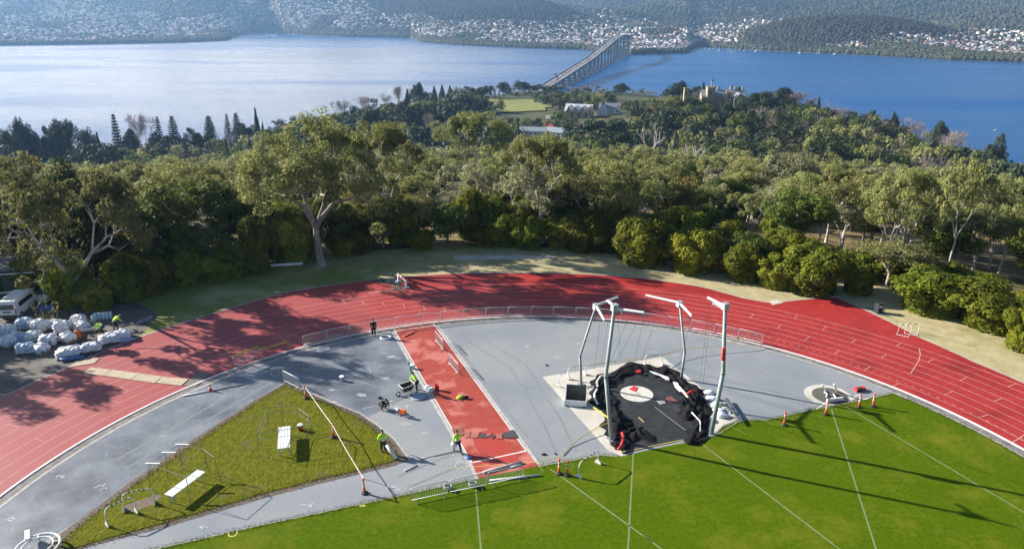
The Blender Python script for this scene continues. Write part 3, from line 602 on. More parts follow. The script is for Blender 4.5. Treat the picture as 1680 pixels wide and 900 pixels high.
tape([BP[2]+h,U(622,792,.5),U(634,797,.1),U(646,800,.02)],'loose tape end trailing from the bollard on the path',.025)
tape([BP[6]+h,U(1346,666,.6),U(1340,671,.05)],'short loose tape at the bollard in front of the far ring',.02)
tape([BP[7]+h,U(1404,648,.9),U(1400,654,.4)],'short loose tape at the left bollard by the red pad',.02)
tape([BP[8]+h,U(1424,653,.8),U(1416,655,.05)],'short loose tape at the bollard nearest the track corner',.02)
# small cone
p=U(345.5,640.5); t=thing('traffic_cone','small red cone with a white band beside the long white pipe','cone',p)
MB().box((0,0,.02),(.42,.42,.04)).build('base',mred,t); m=MB(); m.lathe([(.16,.04),(.11,.25)],12); m.lathe([(.11,.25),(.075,.4)],12,mi=1); m.lathe([(.075,.4),(.03,.58)],12); m.build('cone_body',[mred,mwhp],t)
# pipes and poles
def pole(a,b,r,mat,name,label,z=None,cat='pole'):
    z=r+.004 if z is None else z
    m=MB(); A,B=U(*a,z=z),U(*b,z=z); m.tube([A,A.lerp(B,.5),B],r,7); return tag(m.build(name,mat,None,True),label,cat)
pole((300,649),(403,629),.05,mwhp,'white_pipe','long white pipe lying on the worn grey surface by the small red cone')
pole((688,752),(752,738.5),.03,mgal,'thin_rod','thin pale rod lying on the grey surface behind the walking worker')
pole((663,772),(684,762),.04,mwhp,'white_pipe','short white pipe lying at the right corner of the rough turf')
pole((793,774),(856,757),.09,M('bundle_grey',(.4,.38,.38),(.5,.46,.45),scale=3),'pole_bundle','thick grey pole lying across the foot of the runway')
pole((838,766),(855,760.5),.05,mwhp,'short_pole','short white pole beside the thick grey one on the runway')
pole((803,787.5),(887,778),.06,mwhp,'long_pole','long white pole lying on the lawn, the one reaching farthest right',.09)
pole((820,786),(865,782.5),.05,mgal,'grey_pole','grey pole lying on the lawn beside the long white one',.07)
pole((670,600),(675,613),.04,M('green_paint',(.04,.22,.16)),'green_pole','short green pole lying on the worn grey surface')
pole((430,436),(497,432),.18,mwhp,'white_rail','long white rail lying at the dark foot of the shrubs by the gum tree',.3)
# gravel-bag hose reels on barriers
for x,y,l in ((735,799,'coiled grey hose on the lawn edge, the left one'),(776,794,'coiled grey hose on the lawn edge, the right one')):
    p=U(x,y,.16); m=MB()
    for k in range(3): m.tube([(.26*math.cos(a),.26*math.sin(a)*.8,.05*k) for a in np.arange(0,6.5,.35)],.06,6)
    tag(m.build('hose_coil',M('hose_grey',(.3,.32,.32),(.2,.22,.22),scale=4),None,True,p),l,'hose')
# rubber offcuts on the runway
mof=M('rubber_offcut',(.4,.14,.11),(.33,.1,.08),scale=3); mob=M('rubber_back',(.055,.05,.055),(.08,.075,.075),scale=3); mofr=M('brown_offcut',(.27,.09,.065),(.2,.07,.05),scale=3)
OC=[([(10,320),(115,308),(135,370),(110,390),(30,370)],mofr,'large brown red rubber offcut behind the walking worker'),([(130,350),(190,345),(185,400),(140,410)],mof,'squarish pink rubber offcut, second from the left in the row'),([(200,358),(285,350),(262,408),(188,415)],mof,'rounded pink rubber offcut, third from the left in the row'),([(292,365),(355,367),(340,412),(276,405)],mob,'square black rubber offcut, the left black one in the row'),([(356,366),(400,355),(392,380),(343,408)],mof,'narrow pink rubber offcut between the two small black ones'),([(400,377),(437,387),(415,417),(376,402)],mob,'small black rubber offcut in the middle of the row'),([(440,375),(500,370),(505,420),(450,415)],mof,'pink rubber offcut left of the large black sheet'),([(504,365),(610,332),(655,395),(640,412),(520,408)],mob,'large black rubber sheet at the right end of the row')]
for i,(q,mt,l) in enumerate(OC): scrap(zp(740,650,6,q),.012+.003*i,'rubber_offcut',l,mt,'rubber mat',.025)
scrap(zp(630,515,6.427,[(205,230),(300,187),(316,196),(215,242)]),.012,'red_plank','red plank lying near the top of the runway',M('red_plank',(.42,.11,.09)),'plank',.08)
# buckets, cans, bags
def bucket(p,label,mat,r=.16,hh=.36,name='bucket',cat='bucket',lid=None):
    t=thing(name,label,cat,p); m=MB(); m.lathe([(r*.8,0),(r,hh),(r*1.06,hh),(r*1.06,hh-.03),(r*.9,hh-.05)],14); m.build('body',mat,t,True)
    m=MB(); m.tube([(-r,0,hh-.04),(-r*.7,.1,hh+.1),(0,.14,hh+.15),(r*.7,.1,hh+.1),(r,0,hh-.04)],.01,4); m.build('handle',mgal,t)
    if lid: MB().lathe([(r*1.08,hh),(r*1.08,hh+.03),(.01,hh+.04)],14).build('lid',lid,t)
    return t
bucket(U(717,639.5),'red bucket standing on the runway near the bending worker',mred,.2,.5)
bucket(U(676.5,604),'white bucket at the left edge of the runway',mwhp,.19,.36,lid=mwhp)
bucket(U(671,597.5),'small pale tin at the left edge of the runway, farther up',mgal,.13,.26,'tin','tin')
bucket(U(561,624),'white bucket alone on the worn grey surface',mwhp,.2,.4,lid=mwhp)
bucket(U(493,705,.03),'red and white bucket beside the upright white table',mred,.2,.45,lid=mwhp)
for p_,l,mt,d in ((U(702,637),'white sack at the runway edge beside the worker, upper one',mwrap,(.28,.2,.2)),(U(707,641),'pinkish white sack at the runway edge, lower one',mwrap,(.25,.3,.2)),(U(769,751.5),'crumpled blue cloth on the left edge of the runway',mblue,(.26,.18,.1)),(U(650,672),'small white rag by the orange saw',mtarp,(.3,.16,.05)),(U(623,653),'small dark bundle on the grey surface near the crouching worker',mnavy,(.16,.14,.11)),(U(897,599),'small dark bundle on the grey surface left of the pad',mnavy,(.14,.12,.06)),(U(892,745),'small black bundle on the grey surface by the lawn',mnavy,(.2,.13,.06)),(U(755,591+62),'lime and black bag lying on the runway',mhv,(.3,.2,.16))):
    m=MB(); m.blob(p_+Vector((0,0,d[2]*.55)),d,len(l),2,.16,flat=-.6); o=m.build('bundle' if mt is mnavy else ('sack' if mt is mwrap else ('bag' if mt is mhv else 'cloth')),mt,None,True); tag(o,l,o.name.split('.')[0])
    if mt is mhv:
        m=MB(); m.blob(p_+Vector((.38,-.03,.12)),(.33,.19,.15),5,2,.15,flat=-.7); m.build('black_half',mblk,o,True); m=MB(); m.tube([p_+Vector((-.05,-.2,.05)),p_+Vector((.1,-.42,.04)),p_+Vector((.4,-.5,.03))],.03,5); m.build('strap',mblk,o)
# white ring on the apron by the standing man, barrel lid by the worker
p=U(633,554.5); m=MB(); m.tube([(.5*math.cos(a),.38*math.sin(a),.07) for a in np.linspace(0,2*PI,20)],.09,6); tag(m.build('white_ring',mwhp,None,True,p),'white plastic ring lying by the standing man in black','ring')
p=U(686.5,651); m=MB(); m.lathe([(.56,0),(.6,.03),(.6,.07),(.54,.08),(.5,.03)],20); tag(m.build('round_tray',M('lid_blue_grey',(.4,.46,.54),(.3,.36,.44),scale=4),None,True,p),'round blue grey tub lid lying beside the bending worker','lid')
# wheelbarrow at the worker
p=U(667,645); t=thing('wheelbarrow','tipped black and white wheelbarrow held by the bending worker','wheelbarrow',p,R(215))
m=MB(); m.add([(-.35,-.25,.3),(.35,-.25,.3),(.35,.25,.3),(-.35,.25,.3),(-.6,-.4,.85),(.5,-.4,.75),(.5,.4,.75),(-.6,.4,.85)],[(0,1,2,3),(1,0,4,5),(2,1,5,6),(3,2,6,7),(0,3,7,4)]); m.build('tray',mrub,t)
m=MB(); m.tube([(-.6,-.4,.86),(.5,-.4,.76),(.5,.4,.76),(-.6,.4,.86),(-.6,-.4,.86)],.04,6); m.build('tray_rim',mwhp,t)
m=MB(); m.tube([(.3*0+.75+.17*math.cos(a),0,.18+.17*math.sin(a)) for a in np.linspace(0,2*PI,14)],.05,6); w_=m.build('wheel',mrub,t,True); MB().tube([(.75,-.12,.18),(.75,.12,.18)],.03,6).build('axle',mgal,w_)
for s in(-1,1):
    MB().tube([(.75,s*.1,.18),(-.1,s*.24,.32),(-1.05,s*.3,.72)],.025,6).build('handle',mgal,t); MB().tube([(-.3,s*.24,.36),(-.4,s*.26,0)],.022,5).build('leg',mgal,t)
# orange cut-off saw
p=U(652,681); t=thing('cut_off_saw','orange cut-off saw lying on the grey surface before the crouching worker','power saw',p,R(-25))
m=MB(); m.box((0,0,.2),(.46,.3,.3),top=.8); m.build('engine',mor,t); MB().lathe([(.22,-.012),(.22,.012),(.05,.014)],18).build('blade',mgal,t,rz=0).rotation_euler.x=PI/2
t.children[-1].location=(.52,.06,.24); m=MB(); m.tube([(-.2,0,.3),(-.45,0,.36),(-.5,0,.18),(-.22,0,.12)],.03,6); m.build('rear_handle',mrub,t); m=MB(); m.tube([(.05,-.15,.3),(.05,-.16,.45),(.05,.16,.45),(.05,.15,.3)],.022,6); m.build('front_handle',mrub,t); MB().box((.3,.06,.26),(.35,.07,.12)).build('guard',mor,t)
MB().tube([(-.1,.1,.33),(.0,.15,.42)],.06,8).build('air_filter',mwhp,t)
# steeplechase barrier
A,B=U(654.5,462),U(666,472); d=B-A; t=thing('steeplechase_barrier','white steeplechase barrier standing in front of the dark water jump','barrier',(A+B)/2,math.atan2(d.y,d.x)); L=d.length/2+.1
for s in(-1,1): MB().box((s*L,0,.5),(.2,.2,1.0)).build('post',mwhp,t); MB().box((s*L,0,.04),(.3,.7,.08)).build('foot',mwhp,t)
m=MB()
n=7
for i in range(n): m.box((-L+(2*L)*(i+.5)/n,0,.85),(2*L/n,.15,.15),mi=i%2)
m.build('striped_beam',[mwhp,mred],t); MB().box((0,.12,.4),(2*L-.3,.06,.35)).build('lower_board',mrub,t)
# white hurdles lying by the red area
def hurdle(p,rz,label):
    t=thing('hurdle',label,'hurdle',p,rz)
    for s in(-1,1): MB().tube([(s*.55,0,.03),(s*.55,0,.98)],.018,6).build('upright',mwhp,t); MB().tube([(s*.55,0,.03),(s*.55,-.7,.03)],.02,6).build('leg',mwhp,t)
    MB().tube([(-.55,-.68,.03),(.55,-.68,.03)],.025,6).build('base_bar',mwhp,t); m=MB()
    for i in range(5): m.box((-.48+.24*i,0,.95),(.24,.03,.06),mi=i%2)
    m.build('top_board',[mwhp,mdark],t)
hurdle(U(1483,547),R(-38),'white hurdle on the edge of the red area, the left one of the pair'); hurdle(U(1495,545),R(-30),'white hurdle on the dry grass edge, the right one of the pair')
# bin
p=U(1440,512); t=thing('litter_bin','small dark navy litter bin with pale collar on the dry verge','bin',p,.3)
m=MB(); m.box((0,0,.45),(.5,.55,.9),top=1.12); m.build('body',mnavy,t); MB().box((0,0,.96),(.62,.66,.1),top=.85).build('lid',mnavy,t); m=MB(); m.box((0,-.29,.72),(.4,.03,.2)); m.build('pale_panel',mwrap,t)
for s in(-1,1): MB().tube([(s*.2,.3,.1),(s*.28,.3,.1)],.1,10).build('wheel',mrub,t)
# white frames in the far ring, board and pad
t=thing('collapsed_stand','collapsed white stand of bent pipes lying in the far dark ring','stand',U(1362,650))
for q in ([(1355,642),(1352,645),(1357,648),(1355,653)],[(1358,642),(1366,646),(1371,654)],[(1370,654),(1382,658)]):
    o=t.location; MB().tube([v+Vector((0,0,.12))-o for v in px(*q)],.05,6).build('bent_pipe',mwhp,t)
for a,b in (((1349,631),(1353,638)),((1368,630),(1373,641))): MB().tube([U(*b,z=.1)-t.location,U(*a,z=1.0) -t.location],.08,6).build('upright_pipe',mwhp,t)
A,B=U(1356,659.5),U(1382,656.5); m=MB(); m.box((A+B)/2+Vector((0,0,.16)),((B-A).length,.12,.3),math.atan2((B-A).y,(B-A).x)); tag(m.build('stop_board',mwhp),'white board standing at the front edge of the far ring','board')
A,B=U(1402,641.5),U(1418,638.5); d=B-A; m=MB(); m.box((0,0,.14),(d.length,.4,.26),top=.9); o=m.build('foam_pad',mred,None,False,(A+B)/2,math.atan2(d.y,d.x)); tag(o,'red foam pad lying on the grey surface near the track','pad'); MB().box((-.1,-.1,.14),(.5,.26,.3)).build('dark_patch',mnavy,o)
# boards and sheet right of the pad
o=scrap(zp(1060,600,6.43,[(822,370),(862,375),(1022,620),(985,625)]),.25,'dark_panel','long dark panel lying on the concrete right of the front cage post',M('slate_panel',(.07,.08,.1),(.1,.11,.13),scale=2),'panel',.06)
scrap(zp(1060,600,6.43,[(760,400),(820,385),(890,500),(850,500)]),.06,'board','pale plywood board lying behind the white tarpaulin',mply,'board',.04)
m=MB()
for (x,y,a,b,c_) in ((1163,645,.5,.4,.3),(1170,655,.6,.4,.35),(1176,664,.5,.5,.3),(1180,675,.45,.5,.35),(1184,683,.5,.45,.4)): m.blob(U(x,y)+Vector((0,0,c_*.3)),(a,b*.8,c_*.6),int(x),2,.25,flat=-.6)
tag(m.build('tarpaulin',mtarp,None,True),'crumpled white tarpaulin lying along the right edge of the pad','tarpaulin')
p=U(1191,683); m=MB(); m.tube([p+Vector((.35*math.cos(a),0.1,.4+.35*math.sin(a))) for a in np.linspace(0,2*PI,16)],.06,6); tag(m.build('blue_white_hoop',mwrapb,None,True),'blue and white coil against the tarpaulin','coil')
# white wheel frame bottom left
p=U(64,905); t=thing('shot_put_hoop','round white frame with an arm at the bottom left corner','frame',p)
for r,zz,w_ in ((1.15,.4,.075),(.8,.45,.045)): MB().tube([(r*math.cos(a),r*math.sin(a),zz) for a in np.linspace(0,2*PI,30)],w_,8).build('hoop',mwhp,t,True)
for k in range(4): a=k*PI/2+.5; MB().tube([(1.1*math.cos(a),1.1*math.sin(a),.4),(1.1*math.cos(a),1.1*math.sin(a),0)],.05,6).build('leg',mwhp,t); MB().tube([(.8*math.cos(a),.8*math.sin(a),.45),(1.1*math.cos(a),1.1*math.sin(a),.4)],.05,6).build('spoke',mwhp,t)
MB().box((-1.1,.85,.5),(.95,.26,.16),R(-58)).build('arm',mwhp,t)
# plywood on the track
PW=[([(420,685),(580,660),(615,628),(480,640)],'wide plywood sheet at the yard edge of the track'),([(505,720),(560,685),(600,690),(550,728)],'narrow plywood sheet at the left end of the row across the track'),([(552,728),(602,690),(683,700),(632,735)],'short plywood sheet, second from the left across the track'),([(634,736),(690,700),(858,722),(803,760)],'long plywood sheet in the middle of the row across the track'),([(807,761),(860,722),(1000,741),(950,782)],'plywood sheet with a dark stain, right of the longest one'),([(960,780),(1003,742),(1160,757),(1115,798)],'plywood sheet nearest the inner kerb in the row'),([(1130,795),(1225,712),(1300,722),(1205,803)],'weathered grey plywood sheet at the inner kerb')]
mpg=M('grey_plywood',(.22,.2,.17),(.15,.14,.12),scale=1.5)
for i,(q,l) in enumerate(PW): scrap(zp(0,420,3.75,q),.014+.004*(i%2),'plywood_sheet',l,mpg if i==6 else mply,'plywood',.03)
# ------- people
def skinned(name,edges,rad,mat,parent,root=0,sub=2):
    names=list(rad); idx={n:i for i,n in enumerate(names)}
    me=bpy.data.meshes.new(name); me.from_pydata([rad[n][0] for n in names],[(idx[a],idx[b]) for a,b in edges],[]); me.materials.append(mat)
    o=bpy.data.objects.new(name,me); COL.objects.link(o); o.parent=parent
    md=o.modifiers.new('skin','SKIN'); md.use_smooth_shade=True
    for n in names:
        r=rad[n][1]; r=(r,r) if not hasattr(r,'__len__') else r
        me.skin_vertices[0].data[idx[n]].radius=r; me.skin_vertices[0].data[idx[n]].use_root=(idx[n]==root)
    s=o.modifiers.new('smooth','SUBSURF'); s.levels=sub; s.render_levels=sub
    return o
mrefl=M('reflective_tape',(.72,.73,.74),rough=.4)
def person(loc,rz,J,label,top,bottom,hair=mhair):
    t=thing('person',label,'person',loc,rz); V=lambda n: Vector(J[n])
    rad={'pelvis':(V('pelvis'),(.15,.12)),'waist':(V('pelvis').lerp(V('chest'),.4),(.14,.105)),'chest':(V('chest'),(.165,.12)),'neck':(V('neck'),.06),'jaw':(V('neck').lerp(V('head'),.45),(.075,.085)),'face':(V('head'),(.085,.1)),'crown':(V('head')+(V('head')-V('neck')).normalized()*.09,(.065,.075))}
    E=[('pelvis','waist'),('waist','chest'),('chest','neck'),('neck','jaw'),('jaw','face'),('face','crown')]
    fw=Vector(J.get('look',(0,-1,0))).normalized()
    rad['nose']=(V('head')+fw*.115+Vector((0,0,-.015)),.018); E.append(('face','nose'))
    for s in 'LR':
        for n,r in (('hip',.105),('knee',.068),('ankle',.045)): rad[n+s]=(V(n+s),r)
        rad['toe'+s]=(V('toe'+s),.04)
        E+=[('pelvis','hip'+s),('hip'+s,'knee'+s),('knee'+s,'ankle'+s),('ankle'+s,'toe'+s)]
        for n,r in (('shoulder',.068),('elbow',.045),('wrist',.032)): rad[n+s]=(V(n+s),r)
        E+=[('chest','shoulder'+s),('shoulder'+s,'elbow'+s),('elbow'+s,'wrist'+s)]
        d=(V('wrist'+s)-V('elbow'+s)).normalized(); sd=d.cross(fw)
        if sd.length<.1: sd=d.orthogonal()
        sd.normalize(); nn=d.cross(sd)
        pc=V('wrist'+s)+d*.07; rad['palm'+s]=(pc,(.036,.02)); E.append(('wrist'+s,'palm'+s))
        for k,(off,ln) in enumerate(((-.03,.075),(-.01,.09),(.01,.085),(.03,.065))):
            a=pc+sd*off+d*.03; b=a+d*ln*.6+nn*.01; c=b+(d*.5+nn*.6).normalized()*ln*.4
            rad[f'f{k}a{s}']=(a,.011); rad[f'f{k}b{s}']=(b,.0095); rad[f'f{k}c{s}']=(c,.008); E+=[('palm'+s,f'f{k}a{s}'),(f'f{k}a{s}',f'f{k}b{s}'),(f'f{k}b{s}',f'f{k}c{s}')]
        a=pc-sd*.045-d*.02; b=a+(d-sd*.6).normalized()*.05; rad['t0'+s]=(a,.012); rad['t1'+s]=(b,.01); E+=[('palm'+s,'t0'+s),('t0'+s,'t1'+s)]
    skinned('body',E,rad,mskin,t)
    up=lambda a,b,f: V(a).lerp(V(b),f)
    sr={'a':(up('pelvis','chest',-.02),(.175,.14)),'b':(up('pelvis','chest',.45),(.17,.135)),'c':(V('chest'),(.195,.145)),'d':(up('chest','neck',.75),(.09,.085))}; se=[('a','b'),('b','c'),('c','d')]
    for s in 'LR': sr['s'+s]=(V('shoulder'+s),.09); sr['e'+s]=(V('elbow'+s),.066); sr['w'+s]=(up('elbow'+s,'wrist'+s,.8),.048); se+=[('c','s'+s),('s'+s,'e'+s),('e'+s,'w'+s)]
    skinned('shirt',se,sr,top,t)
    br={'p':(V('pelvis'),(.185,.15))}; be=[]
    for s in 'LR': br['h'+s]=(V('hip'+s),.13); br['k'+s]=(V('knee'+s),.092); br['n'+s]=(up('knee'+s,'ankle'+s,.88),.072); be+=[('p','h'+s),('h'+s,'k'+s),('k'+s,'n'+s)]
    skinned('trousers',be,br,bottom,t)
    for s in 'LR':
        skinned('boot',[('a','b'),('b','c')],{'a':(V('ankle'+s)+Vector((0,0,.07)),.062),'b':(V('ankle'+s)-Vector((0,0,.03)),.068),'c':(V('toe'+s),.05)},mboot,t,sub=1)
    if top is mhv:
        ax=(V('chest')-V('pelvis')).normalized(); sx_=(V('shoulderR')-V('shoulderL')).normalized(); fy=ax.cross(sx_)
        for f in(.3,.62):
            m=MB(); c=up('pelvis','chest',f); m.tube([c+sx_*.172*math.cos(a)+fy*.137*math.sin(a) for a in np.linspace(0,2*PI,18)],.022,5); m.build('reflective_band',mrefl,t,True)
    m=MB(); hd=V('head')+(V('head')-V('neck')).normalized()*.055-fw*.03; m.blob(hd,(.098,.105,.1),3,2,.05,flat=-.25); m.build('hair',hair,t,True)
    for s in(-1,1):
        sdv=fw.cross((V('head')-V('neck'))).normalized(); m=MB(); m.blob(V('head')+sdv*.088*s,(.016,.022,.032),1,1,.0); m.build('ear',mskin,t,True); m=MB(); m.blob(V('head')+fw*.094+sdv*.032*s+Vector((0,0,.02)),(.011,.008,.009),1,1,0); m.build('eye',mblk,t,True)
    return t
def stand(step=0,arms=.12,lean=0,fwd=0):
    J={'pelvis':(0,0,.95),'chest':(0,-lean*.45,1.38),'neck':(0,-lean*.55,1.53),'head':(0,-lean*.6-.02,1.68)}
    for s,k in(('L',-1),('R',1)):
        J['hip'+s]=(k*.1,0,.88); J['knee'+s]=(k*.12,-k*step*.3-.03,.5); J['ankle'+s]=(k*.13,-k*step*.62,.09); J['toe'+s]=(k*.15,-k*step*.62-.18,.045)
        J['shoulder'+s]=(k*.2,-lean*.48,1.42); J['elbow'+s]=(k*(.24+arms),-lean*.4+k*step*.15-fwd*.08,1.13); J['wrist'+s]=(k*(.22+arms),-lean*.4+k*step*.3-.1-fwd*.22,.9+fwd*.12)
    return J
J=stand(.05,.02,0,.6); person(U(613.5,551),R(10),J,'person in black clothes standing at the kerb by the top of the runway',mblk,mblk)
J=stand(.62,.1,.1); person(U(751,742),R(-150),J,'person in lime shirt and dark trousers striding onto the runway with a white bag',mhv,mnavy)
p=U(745,729,.75); m=MB(); m.blob(p,(.22,.16,.28),4,2,.2); tag(m.build('carry_bag',mtarp,None,True),'white plastic bag in the hand of the striding worker','bag')
J=stand(.25,.1,.2,.5); person(U(629.5,742,.03),R(200),J,'person in lime shirt with a beard carrying a long white tube on the turf',mhv,mnavy)
A,B=U(634,729.5,.95),U(650,751.5,.1); m=MB(); m.tube([A,B],[.11,.13],8); tag(m.build('white_tube',mwhp,None,True),'long white tube carried by the worker at the corner of the turf','tube')
# bending
def bend(dy=.42,low=.55):
    J={'pelvis':(0,.12,.9),'chest':(0,-.25,1.2),'neck':(0,-.4,1.26),'head':(0,-.53,1.24),'look':(0,-.6,-.8)}
    for s,k in(('L',-1),('R',1)):
        J['hip'+s]=(k*.11,.12,.85); J['knee'+s]=(k*.15,-.1,.48); J['ankle'+s]=(k*.16,.08+k*.1,.09); J['toe'+s]=(k*.18,-.1+k*.1,.045)
        J['shoulder'+s]=(k*.2,-.28,1.18); J['elbow'+s]=(k*.26,-.42,.93); J['wrist'+s]=(k*.22,-.62,.74)
    return J
J=stand(.2,.08,.55,.7); person(U(684,640),R(-50),J,'person in lime shirt bending over the wheelbarrow at the runway edge',mhv,mblk)
def crouch():
    J={'pelvis':(0,.18,.42),'chest':(0,-.1,.8),'neck':(0,-.22,.92),'head':(0,-.33,.98),'look':(0,-.7,-.7)}
    for s,k in(('L',-1),('R',1)):
        J['hip'+s]=(k*.12,.15,.4); J['knee'+s]=(k*.22,-.24,.5); J['ankle'+s]=(k*.18,.02,.09); J['toe'+s]=(k*.2,-.16,.045)
        J['shoulder'+s]=(k*.2,-.14,.82); J['elbow'+s]=(k*.26,-.36,.6); J['wrist'+s]=(k*.14,-.56,.4)
    return J
person(U(629,671),R(50),crouch(),'person in black shirt crouching on the grey surface by the orange saw',mblk,mblk)
mcap=M('grey_cap',(.45,.45,.47))
person(U(168,549),R(-40),bend(),'person in lime jacket bending over beside the wrapped pallets, the left one of two',mhv,mnavy)
person(U(190.5,540),R(150),bend(),'person in lime jacket leaning over a white pallet, the right one nearest the kegs',mhv,mnavy,mcap)
# ------- yard: pallets, kegs, van, sheds
def pallet_mb(Lx=1.2,Ly=1.1):
    m=MB()
    for i in range(6): m.box((0,-Ly/2+Ly*(i+.5)/6,.13),(Lx,Ly/6-.03,.025))
    for x in(-.5,0,.5): m.box((x*Lx*.92,0,.06),(.1,Ly,.1))
    return m
def load(seed,hh,mat,name,label,loc,rz,sx=1.2,sy=1.1,grp=None):
    t=thing(name,label,'pallet',loc,rz,grp); pallet_mb(sx,sy).build('pallet',mwood,t)
    rng=random.Random(seed); m=MB(); rows=max(3,int(hh/.2)); k=0
    for r in range(rows):
        nx,ny=(3,2) if r%2 else (2,3)
        for ix in range(nx):
            for iy in range(ny):
                if r==rows-1 and rng.random()<.25: continue
                m.blob((sx*((ix+.5)/nx-.5)+rng.uniform(-.06,.06),sy*((iy+.5)/ny-.5)+rng.uniform(-.06,.06),.25+r*.17),(sx/nx*.56,sy/ny*.56,.13),seed*31+k,2,.12,freq=1.0); k+=1
    m.build('sacks',mat,t,True)
    m=MB(); n=9; vsx=[]; ph=[rng.uniform(0,6) for _ in range(4)]                    # crumpled sheet thrown over the top
    for a in range(n):
        for b_ in range(n):
            u,v=a/(n-1)*2-1,b_/(n-1)*2-1; e=max(abs(u),abs(v)); drop=max(0,e-.72)*1.6+.25*max(0,e-.9)*rng.random()
            vsx.append((u*sx*.5+rng.uniform(-.04,.04),v*sy*.5+rng.uniform(-.04,.04),.25+rows*.17+.05+.06*math.sin(5*u+ph[0])*math.cos(4*v+ph[1])+rng.uniform(-.05,.05)-drop))
    m.add(vsx,[(a*n+b_,(a+1)*n+b_,(a+1)*n+b_+1,a*n+b_+1) for a in range(n-1) for b_ in range(n-1)])
    m.build('plastic_cover',mwrapb if mat is mwrap and seed%3==0 else mwrap,t)
    m=MB()
    for q in(-.25,.25): m.tube([(sx*q,-sy*.53,.16),(sx*q,-sy*.53,.2+rows*.17),(sx*q,0,.32+rows*.17),(sx*q,sy*.53,.2+rows*.17),(sx*q,sy*.53,.16)],.012,4)
    m.build('straps',mdark,t)
    return t
Z1=lambda x,y:U(x/3.75,420+y/3.75)
PL=[((45,485),.8,mwrap,'grey wrapped pallet of sacks directly in front of the white van'),((155,448),1.0,mwrap,'white stacked sacks on a pallet at the right rear corner of the van'),((252,458),1.1,mwrap,'tall wrapped pallet of sacks right of the white stack behind the van'),((55,553),.8,mwrapb,'pale blue wrapped pallet, nearest the left border'),((142,525),.7,mwrap,'low wrapped pallet between the pale blue one and the middle ones'),((215,522),.8,mwrap,'wrapped pallet in the middle of the cluster'),((300,545),.9,mwrap,'wrapped pallet at the right of the front row of the cluster'),((162,592),.8,mwrap,'wrapped pallet nearest the track in the left cluster'),((388,470),1.1,mwrap,'round white wrapped pallet in the centre of the yard'),((480,412),.5,mtarp,'low pallet under loose white plastic in front of the shrubs'),((500,450),.5,mtarp,'low pallet under torn white plastic beside the orange drum'),((330,440),.5,mtarp,'small white pallet between the tall wrapped one and the round white one'),((95,520),.6,mwrap,'small wrapped pallet squeezed between the two leftmost ones'),((250,590),.45,mwrapb,'low bluish pallet at the right of the one nearest the track'),((420,520),.35,mtarp,'flat heap of white plastic in front of the round white pallet')]
for i,(q,hh,mt,l) in enumerate(PL): load(i+2,hh,mt,'wrapped_pallet',l,Z1(*q),random.uniform(-.5,.5),1.38,1.25)
PL2=[((425,612),.75,1.9,1.5,'large white covered pallet beside the wide plywood sheet'),((565,583),.6,1.7,1.1,'low white covered pallet at the edge of the track'),((675,528),.7,1.8,1.4,'bright white covered pallet in front of the two workers'),((755,505),.6,1.5,1.3,'white and blue covered pallet at the right end of the yard')]
for i,(q,hh,sx,sy,l) in enumerate(PL2): load(i+40,hh,mtarp,'covered_pallet',l,Z1(*q),R(28),sx,sy)
for i,(q,l) in enumerate((((548,462),'long grey roll lying beside the orange drum'),((445,640),'dark blue folded sheet at the foot of the large white pallet'))):
    A=Z1(*q); m=MB(); m.tube([A+Vector((-.9,-.35,.22)),A+Vector((.9,.4,.22))],.2 if i==0 else .12,8); tag(m.build('roll',mwrap if i==0 else mblue,None,True),l,'roll')
A=Z1(740,520); scrap([A+Vector(v) for v in((-.9,-.5,0),(.8,-.3,0),(1.3,.3,0),(-.3,.3,0))],.03,'blue_sheet','pale blue plastic sheet spread at the right end of the pallets',mwrapb,'sheet',.2)
for i,(x,y) in enumerate(((577,407),(592,393),(615,390),(638,389),(660,387),(683,384))):
    l='pale blue plastic keg standing in the short row in front of the shrubs'
    t=thing('plastic_keg',l,'keg',Z1(x,y),0,'row of pale blue kegs'); m=MB(); m.lathe([(.13,0),(.165,.06),(.17,.3),(.17,.62),(.14,.7)],14); m.build('body',M('pale_blue_plastic',(.5,.64,.72),(.42,.58,.68),scale=3,rough=.4),t,True); MB().lathe([(.15,.7),(.15,.76),(.02,.78)],14).build('lid',mwhp,t)
t=thing('steel_drum','orange drum standing among the white pallets','drum',Z1(485,505)); m=MB(); m.lathe([(.28,0),(.28,.28),(.3,.3),(.28,.32),(.28,.6),(.3,.62),(.28,.64),(.28,.85)],16); m.build('body',mor,t,True); MB().lathe([(.26,.85),(.26,.87)],16).build('lid',mwood,t)
for k,(q,l,mt) in enumerate((((265,300),'stack of blue and white pallets by the shrubs, the farther one',mblue),((285,345),'low stack of brown and blue pallets, the nearer one',mwood))):
    t=thing('pallet_stack',l,'pallets',Z1(*q),R(-5)); n=6 if k==0 else 4
    for i in range(n): o=pallet_mb(1.5,1.2).build('pallet',mblue if (i<n-2 if k==0 else i%2) else (mwhp if k==0 else mwood),t); o.location.z=.15*i
scrap([Z1(225,378),Z1(300,352),Z1(315,372),Z1(240,392)],.02,'board','pinkish board lying in front of the brown pallet stack',mply,'board',.05)
p=Z1(300,385); m=MB(); m.box(p+Vector((0,0,.22)),(.7,.5,.44),.3); o=m.build('cardboard_box',mwood); tag(o,'brown cardboard box by the pinkish board','box'); m=MB(); m.box(p+Vector((.3,-.1,.5)),(.5,.5,.02),.5); m.build('flap',mwood,o)
